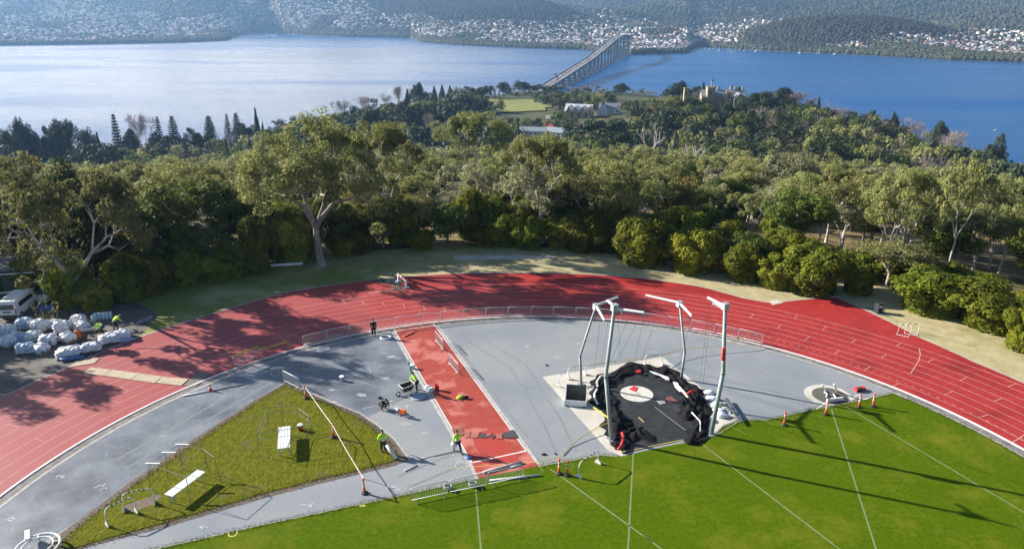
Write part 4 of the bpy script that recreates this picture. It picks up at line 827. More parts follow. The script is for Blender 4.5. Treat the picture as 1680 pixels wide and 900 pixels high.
# van
p=Z1(42,405); t=thing('white_van','white van parked at the left border with its rear facing the track','van',p+Vector((-.3,2.6,0)),R(8))
def vanbody():
    prof=[(-2.3,.35),(-2.35,.9),(-2.2,1.75),(-2.05,1.98),(1.2,2.0),(1.55,1.9),(2.05,1.15),(2.35,1.0),(2.4,.4)]
    m=MB(); n=len(prof); vsx=[]
    for s in(-1,1):
        for y,z in prof: vsx.append((s*(.92 if z<1.2 else .92-(z-1.2)*.17),y,z))
    fsx=[tuple(range(n)),tuple(range(2*n-1,n-1,-1))]+[(i,n+i,n+(i+1)%n,(i+1)%n) for i in range(n)]
    m.add(vsx,fsx); return m
b=vanbody().build('body',mwhp,t); bv=b.modifiers.new('b','BEVEL'); bv.width=.06; bv.segments=2
MB().add([(-.72,-2.345,1.18),(.72,-2.345,1.18),(.66,-2.24,1.68),(-.66,-2.24,1.68)],[(0,1,2,3)]).build('rear_window',mglass,t)
for s in(-1,1):
    MB().box((s*.9,-.2,1.45),(.02,2.8,.42),rot=Matrix.Rotation(-s*.17,3,'Y')).build('side_window',mglass,t); MB().box((s*.84,-2.36,1.0),(.12,.05,.5)).build('tail_light',mred,t)
    for y in(-1.5,1.5):
        q=MB().tube([(s*.7,y,.34),(s*.94,y,.34)],.34,16).build('wheel',mrub,t); MB().tube([(s*.94,y,.34),(s*.955,y,.34)],.2,12).build('rim',mgal,q)
MB().box((0,-2.38,.5),(1.8,.12,.22)).build('rear_bumper',mdark,t); MB().box((0,-2.37,.95),(.75,.03,.14)).build('plate_recess',mdark,t); MB().box((0,0,2.03),(1.5,2.6,.03)).build('roof_panel',mwhp,t)
MB().add([(-.75,1.62,1.85),(.75,1.62,1.85),(.8,2.04,1.2),(-.8,2.04,1.2)],[(3,2,1,0)]).build('windscreen',mglass,t)
for s in(-1,1): MB().box((s*.7,2.37,.85),(.3,.08,.18)).build('headlight',mglass,t)
# sheds
mgreen=M('dark_green_cladding',(.018,.035,.03),(.03,.05,.042),scale=2,stretch=(6,1,.3)); mtin=M('tin_roof',(.42,.46,.5),(.3,.33,.37),scale=1.2,rough=.45,metal=.3,spec=.5)
def shed(p,rz,Lx,Ly,h,label,door=True,wall=None):
    t=thing('shed',label,'shed',p,rz)
    MB().box((0,0,h/2),(Lx,Ly,h)).build('wall',wall or mgreen,t)
    m=MB()
    n=int(Lx/.35)
    for i in range(n):
        x=-Lx/2-.2+(Lx+.4)*(i+.5)/n; m.box((x,0,h+.16),((Lx+.4)/n*.9,Ly+.6,.05),rot=Matrix.Rotation(R(7),3,'X')); m.box((x,0,h+.12),((Lx+.4)/n,Ly+.6,.03),rot=Matrix.Rotation(R(7),3,'X'))
    r=m.build('roof',mtin,t); m=MB(); m.box((0,-Ly/2-.3,h-.05),(Lx+.4,.12,.12)); m.build('gutter',mwhp,r)
    if door:
        d=MB().box((Lx*.2,-Ly/2-.02,1.0),(1.0,.06,2.0)).build('door',mdark,t); MB().box((Lx*.2+.35,-Ly/2-.07,1),(.06,.05,.14)).build('handle',mgal,d)
    MB().box((-Lx*.25,-Ly/2-.02,1.5),(1.0,.05,.7)).build('window',mglass,t)
shed(U(8,484)+Vector((-2.2,2.4,0)),R(14),9,4,2.3,'long dark green shed behind the white van')
shed(U(90,478)+Vector((.2,2.0,0)),R(12),3.6,3.2,2.7,'small dark green shed with a flat tin roof between the bushes')
mbrick=M('brick',(.33,.15,.09),(.25,.11,.07),scale=3)
q=UR(232,413,107); q.z=terr(q.x,q.y); shed(q,R(10),15,5,2.6,'long low brick building with a tin roof half hidden by trees',False,mbrick)
tag(MB().tube([U(0,481,.25),U(56,473,.25)],.12,6).build('white_rail',mwhp),'white rail lying on the ground along the front of the long shed','rail')
m=MB()
for i in range(9): m.box(U(227+i*2.6,528-i*.9,.06),(.09,.9,.08),R(20))
o=m.build('timber_rack',mgal); tag(o,'row of grey timber slats lying on the shaded grass right of the workers','rack')
# ================================================================== vegetation
mbark=M('pale_gum_bark',(.42,.38,.33),(.24,.2,.17),scale=1.6,rough=.8,c3=(.6,.57,.52),s3=.7,r3=(.45,.6),stretch=(1,1,.35))
mbarkh=M('old_gum_bark',(.3,.265,.23),(.17,.14,.12),scale=2.2,rough=.85,c3=(.48,.45,.41),s3=.9,r3=(.52,.62),stretch=(1,1,.3))
mbarkd=M('dark_bark',(.12,.095,.075),(.2,.17,.14),scale=2,rough=.9,stretch=(1,1,.3))
mdead=M('dead_wood',(.46,.43,.4),(.62,.59,.56),scale=1.5,rough=.85)
mtwig=M('grey_mauve_twigs',(.3,.245,.23),(.22,.18,.165),scale=.5,rnd=.3)
mgum=M('gum_leaves',(.185,.2,.062),(.32,.315,.115),scale=.32,rough=.7,spec=.2,trans=.36,rnd=.28,c3=(.085,.1,.03),s3=.22,r3=(.5,.65))
mgumg=M('grey_gum_leaves',(.25,.25,.13),(.38,.37,.22),scale=.3,rough=.7,spec=.2,trans=.34,rnd=.22,c3=(.09,.1,.05),s3=.2)
moak=M('dark_leaves',(.07,.105,.018),(.155,.185,.034),scale=.3,rough=.7,spec=.15,trans=.32,rnd=.3)
mdkl=M('deep_green_leaves',(.028,.04,.013),(.055,.066,.02),scale=.3,rough=.7,spec=.15,trans=.12,rnd=.25)
mbush=M('shrub_leaves',(.11,.135,.01),(.27,.275,.025),scale=.33,rough=.7,spec=.15,trans=.34,rnd=.36,c3=(.05,.068,.012),s3=.5,r3=(.5,.68))
mcon=M('conifer_needles',(.022,.04,.017),(.04,.062,.024),scale=.4,rough=.7,spec=.25,rnd=.25,trans=.08)
mgold=M('golden_leaves',(.22,.15,.03),(.32,.22,.04),scale=.4,rough=.7,trans=.25,rnd=.1,c3=(.14,.12,.03),s3=.3)
mrust=M('rust_scrub',(.2,.14,.07),(.13,.105,.05),scale=.3,rnd=.25,trans=.15)
def quads(C,Nr,size,rng,asp=.55,T=None):
    n=len(C); r=rng.normal(size=(n,3)); 
    if T is None:
        T=np.cross(Nr,r); 
    T=T/(np.linalg.norm(T,axis=1,keepdims=True)+1e-9); B=np.cross(Nr,T); B/=np.linalg.norm(B,axis=1,keepdims=True)+1e-9
    s=(size*rng.uniform(.6,1.35,n))[:,None]
    V=np.stack([C-T*s,C-B*s*asp+T*s*.1,C+T*s,C+B*s*asp+T*s*.1],1).reshape(-1,3)
    return V,np.arange(4*n).reshape(n,4)
def nrm(a): return a/(np.linalg.norm(a,axis=1,keepdims=True)+1e-9)
def clump(rng,c,rad,n,size,flat=.75,jit=.7,asp=.55):
    d=nrm(rng.normal(size=(n,3))); rr=rng.uniform(.45,1.05,n)**.6
    Cc=np.array(c)+d*rr[:,None]*np.array([rad,rad,rad*flat])
    return quads(Cc,nrm(d+np.array([0,0,.25])+jit*rng.normal(size=(n,3))*.6),size,rng,asp)
def cat(L):
    vs=[];fs=[];o=0
    for v,f in L: vs.append(v); fs.append(f+o); o+=len(v)
    return np.concatenate(vs),np.concatenate(fs)
def wood(seed,H,th,r0,ang=38,lev=3,nb=(2,3),up=.25,L0=.3,lean=.1,n=6,tilt=.25):
    rng=random.Random(seed); m=MB(); tips=[]; mids=[]
    def grow(p,d,L,r,lv):
        pts=[p];q=p;dd=d.copy()
        for i in range(3):
            dd=(dd+Vector((rng.uniform(-1,1),rng.uniform(-1,1),rng.uniform(-.6,.8)))*tilt*.7+Vector((0,0,up*.25))).normalized(); q=q+dd*L/3; pts.append(q)
        e=.62 if lv>0 else .35
        m.tube(pts,[r*(1-(1-e)*i/3) for i in range(4)],max(3,n-(3-lv) if lv<3 else n),cap=False)
        if lv==0: tips.append((q,dd)); return
        if lv<=2: mids.append((pts[2],dd))
        k=rng.randint(*nb); az=rng.uniform(0,6.28)
        for j in range(k):
            a=R(ang*rng.uniform(.55,1.3)); u=dd.orthogonal().normalized(); w=dd.cross(u); t=az+j*6.283/k+rng.uniform(-.4,.4)
            nd=(dd*math.cos(a)+(u*math.cos(t)+w*math.sin(t))*math.sin(a)).normalized()
            grow(q,nd,L*rng.uniform(.6,.85),r*.6,lv-1)
    d=Vector((rng.uniform(-lean,lean),rng.uniform(-lean,lean),1)).normalized()
    base=Vector((0,0,-.4)); k=5; pts=[base]
    for i in range(k): pts.append(pts[-1]+(d+Vector((rng.uniform(-.1,.1),rng.uniform(-.1,.1),0)))*(th/k))
    m.tube(pts,[r0*(1.35-.4*min(1,i/1.5)-.1*i/k*2) for i in range(k+1)],n+4,cap=False)
    kk=rng.randint(3,4); az=rng.uniform(0,6.28)
    for j in range(kk):
        a=R(ang*rng.uniform(.5,1.15)); t=az+j*6.283/kk+rng.uniform(-.3,.3)
        grow(pts[-1],Vector((math.cos(t)*math.sin(a),math.sin(t)*math.sin(a),math.cos(a))),H*L0*rng.uniform(.8,1.1),r0*.6,lev)
    return m,tips,mids
PROTO={}
def meshof(m,name,mat,smooth=True):
    me=bpy.data.meshes.new(name); me.from_pydata(m.v,[],m.f); me.materials.append(mat)
    if smooth: me.polygons.foreach_set('use_smooth',[True]*len(m.f))
    me.update(); return me
def reg(kind,parts,ext): PROTO.setdefault(kind,[]).append((parts,ext))
def ext_of(*vs):
    a=np.concatenate([np.array(v) for v in vs]); return (max(a[:,0].max()-a[:,0].min(),a[:,1].max()-a[:,1].min()),a[:,2].max())
def make_gum(kind,seed,H=12,th=3.5,r0=.3,nleaf=7000,size=.22,mat=None,ang=40,bark=None,lev=3,rc=.085,L0=.27,ms=4):
    m,tips,mids=wood(seed,H,th,r0,ang,lev,up=.22,L0=L0); rng=np.random.default_rng(seed); cs=[]
    pts=tips+[x for i,x in enumerate(mids) if i%ms==0]
    for (p,d) in pts:
        rad=H*rc*rng.uniform(.65,1.35); cs.append(clump(rng,p+d*rad*.5+Vector((0,0,-.15-.5*rad*(ms<4)*rng.random())),rad,max(8,int(nleaf/len(pts)*rng.uniform(.4,1.5))),size,.62,1.0,.42))
    V,F=cat(cs); me=bigmesh('crown',V,F,[mat or mgum])
    reg(kind,[('trunk',meshof(m,'trunk',bark or mbark)),('crown',me)],ext_of(V,m.v))
def make_bush(kind,seed,w=5.5,h=5,nl=44,nleaf=15000,size=.15,mat=None,stems=5):
    rng=np.random.default_rng(seed); cs=[]; rr=random.Random(seed)
    for i in range(nl):
        d=nrm(rng.normal(size=(1,3)))[0]; d[2]=abs(d[2])*1.1-.15; d/=np.linalg.norm(d)
        k=rng.uniform(.55,.92); c=np.array([d[0]*w/2*k,d[1]*w/2*k,h*.42+d[2]*h*.5*k]); rad=(.07+.15*rng.random()**1.6)*w
        c[2]=max(c[2],rad*.6); n=nleaf//nl; dd=nrm(rng.normal(size=(n,3))); q=rng.uniform(.72,1.06,n); q[rng.random(n)<.05]*=1.28
        C=c+dd*q[:,None]*np.array([rad,rad,rad*.8]); C[:,2]=np.maximum(C[:,2],.05)
        cs.append(quads(C,nrm(dd+.35*rng.normal(size=(n,3))+np.array([0,0,.25])),size,rng,.6))
    n=nleaf//6; dd=nrm(rng.normal(size=(n,3))); dd[:,2]=np.abs(dd[:,2]); C=dd*np.array([w*.36,w*.36,h*.66])+np.array([0,0,.2]); cs.append(quads(C,nrm(dd+.5*rng.normal(size=(n,3))),size*1.7,rng,.7))
    V,F=cat(cs); m=MB()
    for i in range(stems):
        a=rr.uniform(0,6.28); x,y=math.cos(a)*w*.25,math.sin(a)*w*.25; m.tube([(x*.3,y*.3,-.5),(x*.7,y*.7,h*.3),(x,y,h*.6)],[.1,.08,.04],5)
    reg(kind,[('trunk',meshof(m,'trunk',mbarkd)),('crown',bigmesh('crown',V,F,[mat or mbush]))],ext_of(V))
def make_oak(kind,seed,H=9,nleaf=7500,size=.2,mat=None,th=2.2,ang=42,rc=.13):
    m,tips,mids=wood(seed,H,th,.22,ang,2,nb=(2,3),up=.3,L0=.3,n=5); rng=np.random.default_rng(seed); cs=[]
    pts=tips+mids
    for (p,d) in pts:
        rad=H*rc*rng.uniform(.7,1.3); cs.append(clump(rng,p,rad,int(nleaf/len(pts)*rng.uniform(.6,1.4)),size,.7,.55,.5))
    V,F=cat(cs); V[:,2]=np.maximum(V[:,2],.3)
    reg(kind,[('trunk',meshof(m,'trunk',mbarkd)),('crown',bigmesh('crown',V,F,[mat or moak]))],ext_of(V))
def make_cone(kind,seed,H=14,w=4.5,nleaf=4200,size=.33,p=1.0,mat=None):
    rng=np.random.default_rng(seed); t=rng.uniform(.03,1,nleaf)**.8; a=rng.uniform(0,2*PI,nleaf)
    lob=1+.16*np.sin(5*a+9*t)+.12*np.sin(3*a-14*t); rad=w/2*((1-t)**p*(1-.25*np.exp(-t*9)))*lob*rng.uniform(.55,1.05,nleaf)
    C=np.stack([rad*np.cos(a),rad*np.sin(a),t*H+.4],1); d=np.stack([np.cos(a),np.sin(a),.5+0*a],1)
    V,F=quads(C,nrm(d+.5*rng.normal(size=(nleaf,3))),size,rng,.5); m=MB(); m.tube([(0,0,-.5),(0,0,H*.7)],[.3,.08],6)
    reg(kind,[('trunk',meshof(m,'trunk',mbarkd)),('crown',bigmesh('crown',V,F,[mat or mcon]))],ext_of(V))
def make_norfolk(kind,seed,H=22,w=8):
    rng=np.random.default_rng(seed); m=MB(); m.tube([(0,0,-.5),(0,0,H*.98)],[.32,.05],6); cs=[]
    nt=16
    for i in range(nt):
        t=.12+.88*i/nt; z=t*H; L=w/2*(1-t)**.75*1.05+.25
        for j in range(6):
            a=j*PI/3+i*.5+rng.uniform(-.2,.2); n=64; s=rng.uniform(.1,1,n); C=np.stack([np.cos(a)*L*s,np.sin(a)*L*s,z+.12*L*s**2+rng.normal(size=n)*.13],1); C[:,:2]+=rng.normal(size=(n,2))*.45*np.minimum(1,L/3)
            cs.append(quads(C,nrm(np.array([0,0,1.])+.7*rng.normal(size=(n,3))),.42,rng,.45)); m.tube([(0,0,z),(math.cos(a)*L,math.sin(a)*L,z+.12*L)],[.06,.02],3,cap=False)
    V,F=cat(cs); reg(kind,[('trunk',meshof(m,'trunk',mbarkd)),('crown',bigmesh('crown',V,F,[mcon]))],ext_of(V))
def make_bare(kind,seed,H=11,ang=30,up=.5,mat=None,nt=1700,asp=.028,size=.8,th=2.2):
    m,tips,mids=wood(seed,H,th,.24,ang,3,up=up,L0=.27,n=5); rng=np.random.default_rng(seed); cs=[]
    pts=tips+mids
    for p,d in pts:
        n=int(nt/len(pts)); D=nrm(np.array(d)+.55*rng.normal(size=(n,3))+np.array([0,0,up*.4])); C=np.array(p)+D*rng.uniform(.2,1.1,n)[:,None]*size*1.1+rng.normal(size=(n,3))*.3
        cs.append(quads(C,nrm(np.cross(D,rng.normal(size=(n,3)))),size,rng,asp,T=D))
    V,F=cat(cs); reg(kind,[('trunk',meshof(m,'trunk',mat or mtwig)),('twigs',bigmesh('twigs',V,F,[mat or mtwig]))],ext_of(V))
def make_dead(kind,seed,H=12):
    m,tips,mids=wood(seed,H,3.0,.22,36,3,nb=(2,3),up=.2,L0=.28,n=5,tilt=.4); reg(kind,[('trunk',meshof(m,'trunk',mdead))],ext_of(m.v))
for s in range(5): make_gum('gum',100+s,12,3.2+.4*s,.26)
for s in range(3): make_gum('greygum',130+s,11,3,.24,3600,.27,mgumg,36,mdead)
for s in range(4): make_bush('bush',200+s)
for s in range(2): make_bush('lowscrub',230+s,5,2.6,22,3600,.24,mrust,3)
for s in range(4): make_oak('oak',300+s)
for s in range(3): make_oak('bigdark',330+s,14,9000,.34,mdkl,1.6,62,.17)
for s in range(2): make_cone('cypress',400+s,14,4.4)
make_cone('domecypress',410,11,9,5200,.36,.5)
for s in range(2): make_norfolk('norfolk',420+s,22,8+2*s)
for s in range(3): make_oak('pine',430+s,14,8000,.32,mcon,1.8,52,.15)
for s in range(3): make_bare('bare',440+s)
for s in range(2): make_bare('poplar',450+s,13,16,.9)
for s in range(3): make_dead('dead',460+s)
make_gum('golden',470,9,2.0,.2,6500,.22,mgold,44,mbarkd,3,.13,.22)
make_gum('hero',480,19,4.9,.55,24000,.2,mgum,50,mbarkh,4,.056,.23,2)
make_gum('hero2',482,15,2.4,.42,20000,.2,mgum,48,mbark,4,.062,.24)
make_gum('hero3',485,13,3.6,.34,11000,.2,mgum,42,mbark,3,.08,.27)
def plant(kind,loc,h,w=None,label='',cat='tree',group=None,rz=None,var=None,name=None):
    L=PROTO[kind]; parts,ext=L[var if var is not None else random.randrange(len(L))]
    sz=h/ext[1]; sx=sz if w is None else w/ext[0]
    t=thing(name or NAME[kind],label,cat,loc,random.uniform(0,6.28) if rz is None else rz,group); t.scale=(sx,sx,sz)
    for n,me in parts:
        o=bpy.data.objects.new(n,me); COL.objects.link(o); o.parent=t
    return t
NAME=dict(gum='gum_tree',greygum='gum_tree',bush='shrub',lowscrub='shrub',oak='broadleaf_tree',bigdark='broadleaf_tree',cypress='cypress_tree',domecypress='cypress_tree',norfolk='norfolk_pine',pine='pine_tree',bare='bare_tree',poplar='bare_tree',dead='dead_tree',golden='golden_tree',hero='gum_tree',hero2='gum_tree',hero3='gum_tree')
def onground(x,y,k=30):
    lo,hi=60.0,1000.0; d=ray(x,y); hd=math.hypot(d.x,d.y)
    for r in np.arange(50,1000,1.0):
        if CH+d.z*r/hd<=terr(d.x*r/hd,d.y*r/hd): break
    return Vector((d.x*r/hd,d.y*r/hd,terr(d.x*r/hd,d.y*r/hd)))
def hero(kind,bx,by,ty,wpx,label,rz=None,var=None,cat='tree',group=None,r=None):
    B=onground(bx,by) if r is None else UR(bx,by,r)
    if r is not None: B.z=terr(B.x,B.y)
    if kind=='bush' and wpx: back=Vector((B.x,B.y,0)).normalized()*(.42*wpx*B.length/FOC); B=B+back; B.z=terr(B.x,B.y)
    T=UY(bx,ty,B.y); h=max(2,T.z-B.z); dep=B.y*math.cos(PIT)-(B.z-CH)*math.sin(PIT)
    return plant(kind,B,h,None if wpx is None else wpx*dep/FOC,label,cat,group,rz,var)
hero('hero',528,438,176,255,'largest gum tree with a thick pale trunk standing alone on the mown grass edge',rz=1.1)
hero('hero2',132,502,238,270,'wide sprawling gum tree with a forked white trunk behind the pallet yard',rz=2.2)
hero('hero3',890,402,218,165,'gum tree with a pale forked trunk rising above the middle of the hedge',rz=.4)
hero('hero3',640,400,196,160,'slender gum tree just right of the largest one',rz=2.0)
hero('hero3',772,326,182,150,'gum tree standing at the far side of the straw coloured clearing',rz=4.0)
hero('hero3',1355,398,272,110,'gum tree with a bright fan of white limbs above the right hedge',rz=5.0)
hero('hero3',1478,432,272,135,'tall gum tree with a dark leaning trunk, middle of three on the right',rz=1.0)
hero('gum',1552,450,258,110,'gum tree with a white forked top, the rightmost tall one',rz=3.3,var=2)
hero('gum',1455,470,392,130,'low spreading gum tree with one pale bough over the right hedge',rz=2.3,var=1)
hero('greygum',1290,365,245,110,'silvery grey gum tree with fine pale branches above the right hedge',var=0)
hero('golden',1108,385,284,92,'rounded golden tree behind the hedge right of the middle')
for bx,by,ty,w,l in ((968,365,262,70,'leafless white tree leaning right behind the hedge'),(1068,275,198,60,'tall dead white tree below the dark cypresses'),(1140,285,232,70,'low dead white tree with fanning branches beside the tall dead one'),(1020,255,205,50,'small dead tree left of the tall dead white one'),(1430,262,232,45,'dead grey tree in the scrub on the right slope'),(1590,345,270,60,'bare pale tree between the two rightmost gums')): hero('dead',bx,by,ty,w,l)
# hedge and single shrubs
SB=[]
LBLH=dict(oak='dark broadleaf tree rising out of the hedge along the verge',gum='olive gum sapling rising out of the hedge along the verge')
def shrub(x,by,ty,w,label=None):
    SB.append(hero('bush',x,by,ty,w,label or 'dense green shrub in the thick hedge along the far edge of the grass verge',cat='shrub',group=None if label else 'shrubs of the hedge along the verge'))
for x,by,ty,w,l in ((118,512,415,85,'bright green shrub at the right rear of the pallet yard'),(165,520,455,80,'olive shrub directly behind the row of kegs'),(60,480,405,70,'shrub between the two green sheds'),(1325,492,398,120,'broad olive shrub with a pale top right of the hedge gap'),(1268,480,412,75,'small light green shrub left of the broad olive one'),(1405,490,425,70,'low shrub wedged right of the broad olive one'),(1522,530,440,150,'large round shrub standing out from the right hedge'),(1625,560,462,150,'large round shrub with a greyish patch at the right border'),(1672,588,492,85,'last shrub at the right border'),(1218,470,395,85,'rounded shrub above the bend of the verge'),(1132,456,372,95,'bright topped shrub below the golden tree'),(1055,446,352,110,'wide bright topped shrub left of the golden tree')): shrub(x,by,ty,w,l)
rnd=random.Random(11)
for x in range(215,1250,34):
    by=float(np.interp(x,[215,250,420,540,700,900,1100,1250],[497,482,446,432,419,416,441,472])); h=rnd.uniform(70,95) if x<520 else rnd.uniform(60,84)
    if 505<x<550: continue
    if rnd.random()<.2: continue
    h*=rnd.uniform(.68,1.12); shrub(x+rnd.uniform(-9,9),by-rnd.uniform(1,9)+(12 if x<500 else 0),by-h,rnd.uniform(52,104))
for x in range(240,1320,38):
    by=float(np.interp(x,[215,250,420,540,700,900,1100,1250,1400],[480,466,428,414,402,398,420,450,470]))
    q=rnd.random()
    if q<.6: shrub(x+rnd.uniform(-9,9),by,by-rnd.uniform(55,96),rnd.uniform(64,105))
    else: hero('oak' if q<.8 else 'gum',x+rnd.uniform(-9,9),by,by-rnd.uniform(60,98),rnd.uniform(70,110),LBLH['oak' if q<.8 else 'gum'],group='trees rising from the hedge, '+('dark' if q<.8 else 'olive'))
for x in range(1290,1720,44):
    by=float(np.interp(x,[1250,1450,1550,1700],[458,486,512,565])); shrub(x+rnd.uniform(-9,9),by-rnd.uniform(14,24),by-rnd.uniform(62,88),rnd.uniform(66,95))
# trees left of the frame whose shadows fall on the track
for i,(x,y,h) in enumerate(((-69,69,12),(-60,62.5,12.5),(-60,77,8),(-66,84,13),(-84,75,14),(-62,92,11))): plant('gum' if i%2 else 'oak',Vector((x,y,terr(x,y))),h,h*.95,['gum tree','dark broadleaf tree'][(i+1)%2]+' at the left border beside the dark green shed, '+['nearest the van','behind the yard','lowest one','tallest one behind the shed','outermost one','farthest one'][i])
for x,y,h,w,l in ((-48,82,12.5,11,'dense dark tree behind the left gum, the nearest of three'),(-54,87,14,12,'dense dark tree behind the left gum, the tallest of three'),(-42,86.5,11,11,'dense dark tree behind the left gum, the right one of three'),(-36,89,10,10,'dense dark tree between the left gum and the largest gum')): plant('bigdark' if h>12 else 'oak',Vector((x,y,terr(x,y))),h,w,l)
# ---- random fill of the bush
CLEAR=[(onground(762,318),11,6),(onground(700,322),8,4),(onground(840,320),9,4),(onground(925,330),8,4),(onground(280,468),7,3),(onground(238,455),6,3)]
FIELD=px((770,160),(868,160),(905,183),(890,193),(812,193),(790,180),z=-61.5)
def infield(x,y,pad=1.0):
    n=len(FIELD); c=False; j=n-1
    for i in range(n):
        a,b=FIELD[i],FIELD[j]
        if (a.y>y)!=(b.y>y) and x<(b.x-a.x)*(y-a.y)/(b.y-a.y)+a.x: c=not c
        j=i
    return c
BLD=[(onground(950,193),17),(onground(885,222),20),(onground(1000,187),16),(UR(1182,165,640),20),(UR(1130,150,650),10)]
AVOID=[]
def pxof(v):
    x,y,z=v.x,v.y,v.z-CH; d=y*math.cos(PIT)-z*math.sin(PIT); u=y*math.sin(PIT)+z*math.cos(PIT); return 840+FOC*x/d,450-FOC*u/d
def skyl(x): return float(np.interp(x,[-300,0,60,140,215,380,420,470,560,640,740,770,870,900,960,1010,1110,1150,1172,1222,1250,1330,1380,1450,1540,1620,1700,2000],[205,205,212,218,222,215,205,188,172,158,150,178,178,172,172,156,146,148,172,170,156,160,176,190,203,215,226,240]))
def nearl(x): return float(np.interp(x,[-300,0,380,450,560,700,770,900,1000,1150,1250,1400,1550,1700],[258,256,244,214,194,190,200,208,216,214,226,240,250,258]))
pts=[]
rnd=random.Random(5); r=102.0
while r<930:
    s=5.6+r*.0135; n=int(1.46*r/s)
    for i in range(n):
        a=-.73+1.46*(i+rnd.uniform(-.4,.4)+.5)/n; rr=r+rnd.uniform(-.45,.45)*s; x,y=rr*math.sin(a),rr*math.cos(a)
        if rr>shore(x/y)-6 or infield(x,y): continue
        v=Vector((x,y,terr(x,y))); 
        if any((v-c[0]).length<c[1] for c in CLEAR) or any((v.xy-c[0].xy).length<c[1] for c in BLD): continue
        X,Y=pxof(v)
        pts.append((rr,v,X,Y))
    r+=s*.92
for i in range(1500):
    rr=rnd.uniform(560,925); a=rnd.uniform(-.34,.5); x,y=rr*math.sin(a),rr*math.cos(a)
    if rr>shore(x/y)-8 or infield(x,y): continue
    v=Vector((x,y,terr(x,y)))
    if any((v.xy-c[0].xy).length<c[1]*.8 for c in BLD): continue
    pts.append((rr,v,*pxof(v)))
pts.sort(key=lambda t:t[0]); cnt={}; STUFF=[]
LBL={'gum':'olive gum tree among the scattered trees of the slope down to the water','oak':'dark green broadleaf tree in the bush on the slope below the track','bush':'dense green shrub growing in the bush between the hedge and the water','greygum':'greyish gum tree with thin pale limbs in the bush on the slope','bigdark':'deep green rounded tree in the bush on the lower slope','lowscrub':'low rust brown scrub on the slope down to the water','bare':'leafless grey mauve tree among the evergreens on the slope','cypress':'dark pointed cypress among the trees of the far garden','pine':'dark spreading pine among the trees of the far garden','dead':'dead white tree standing in the bush on the slope'}
for rr,v,X,Y in pts:
    q=rnd.random()
    n=math.sin(v.x*.02+2)+math.sin(v.y*.023+v.x*.011)
    if rr<210: k='gum' if q<.42 else ('oak' if q<.66 else ('greygum' if q<.8 else ('bush' if q<.92 else 'dead')))
    elif rr<430: k='gum' if q<.36 else ('oak' if q<.6 else ('greygum' if q<.77 else ('lowscrub' if q<.84 else ('bush' if q<.9 else ('bare' if q<.95 else 'dead')))))
    else:
        k='gum' if q<.12 else ('oak' if q<.34 else ('bigdark' if q<.5 else ('pine' if q<.66 else ('cypress' if q<.75 else ('bare' if q<.95 else 'lowscrub')))))
    if X>1250 and rr>300 and q>.5: k='lowscrub' if q<.68 else ('bigdark' if q<.76 else 'bare')
    if 960<X<1250 and 190<rr<420 and q>.6: k='lowscrub'
    h={'gum':rnd.uniform(7,12),'oak':rnd.uniform(5,9),'greygum':rnd.uniform(7,11),'bush':rnd.uniform(3.5,5.5),'bigdark':rnd.uniform(8,12),'lowscrub':rnd.uniform(2.2,3.6),'bare':rnd.uniform(7,11),'cypress':rnd.uniform(9,16),'pine':rnd.uniform(9,15),'dead':rnd.uniform(6,9)}[k]
    if rr>430: h*=1.75 if k in('oak','gum','bare','pine','bigdark') else 1.2
    # the crowns stay below the lines of sight that the photo keeps open
    lim=None
    if 690<X<860 and rr<CLEAR[0][0].xy.length-8: lim=345
    if 770<X<905 and rr<650: lim=193
    if 852<X<930 and rr<onground(885,222).xy.length-4: lim=max(lim or 0,223)
    if 922<X<1022 and rr<onground(950,193).xy.length-6: lim=max(lim or 0,194)
    if 1165<X<1215 and rr<640: lim=max(lim or 0,174)
    lim=max(lim or 0,((149 if 740<X<1010 and rr>668 else skyl(X)+10) if rr>420 else nearl(X))+(rnd.uniform(0,1)**2)*22)
    top=UY(X,lim,v.y).z-v.z; h=min(h,top)
    if h<1.6: continue
    if h<3.2 and k not in('bush','lowscrub'): k='bush'
    w=h*{'gum':rnd.uniform(.8,1.15),'oak':rnd.uniform(.85,1.3),'greygum':rnd.uniform(.8,1.1),'bush':rnd.uniform(1.1,1.6),'bigdark':rnd.uniform(.9,1.25),'lowscrub':rnd.uniform(1.6,2.4),'bare':rnd.uniform(.7,1),'cypress':rnd.uniform(.28,.4),'pine':rnd.uniform(.8,1.1),'dead':.8}[k]
    c=cnt.get(NAME[k],0)
    if rr<330 and c<285 and abs(X-840)<930:
        cnt[NAME[k]]=c+1; plant(k,v,h,w,LBL[k],'shrub' if NAME[k]=='shrub' else 'tree','scattered '+{'gum':'gum trees','oak':'broadleaf trees','bush':'shrubs','greygum':'grey gum trees','bigdark':'deep green trees','lowscrub':'low rust shrubs','bare':'bare trees','cypress':'cypresses','pine':'pines','dead':'dead trees'}[k]+' of the slope')
    else: STUFF.append((k,v,h,w))
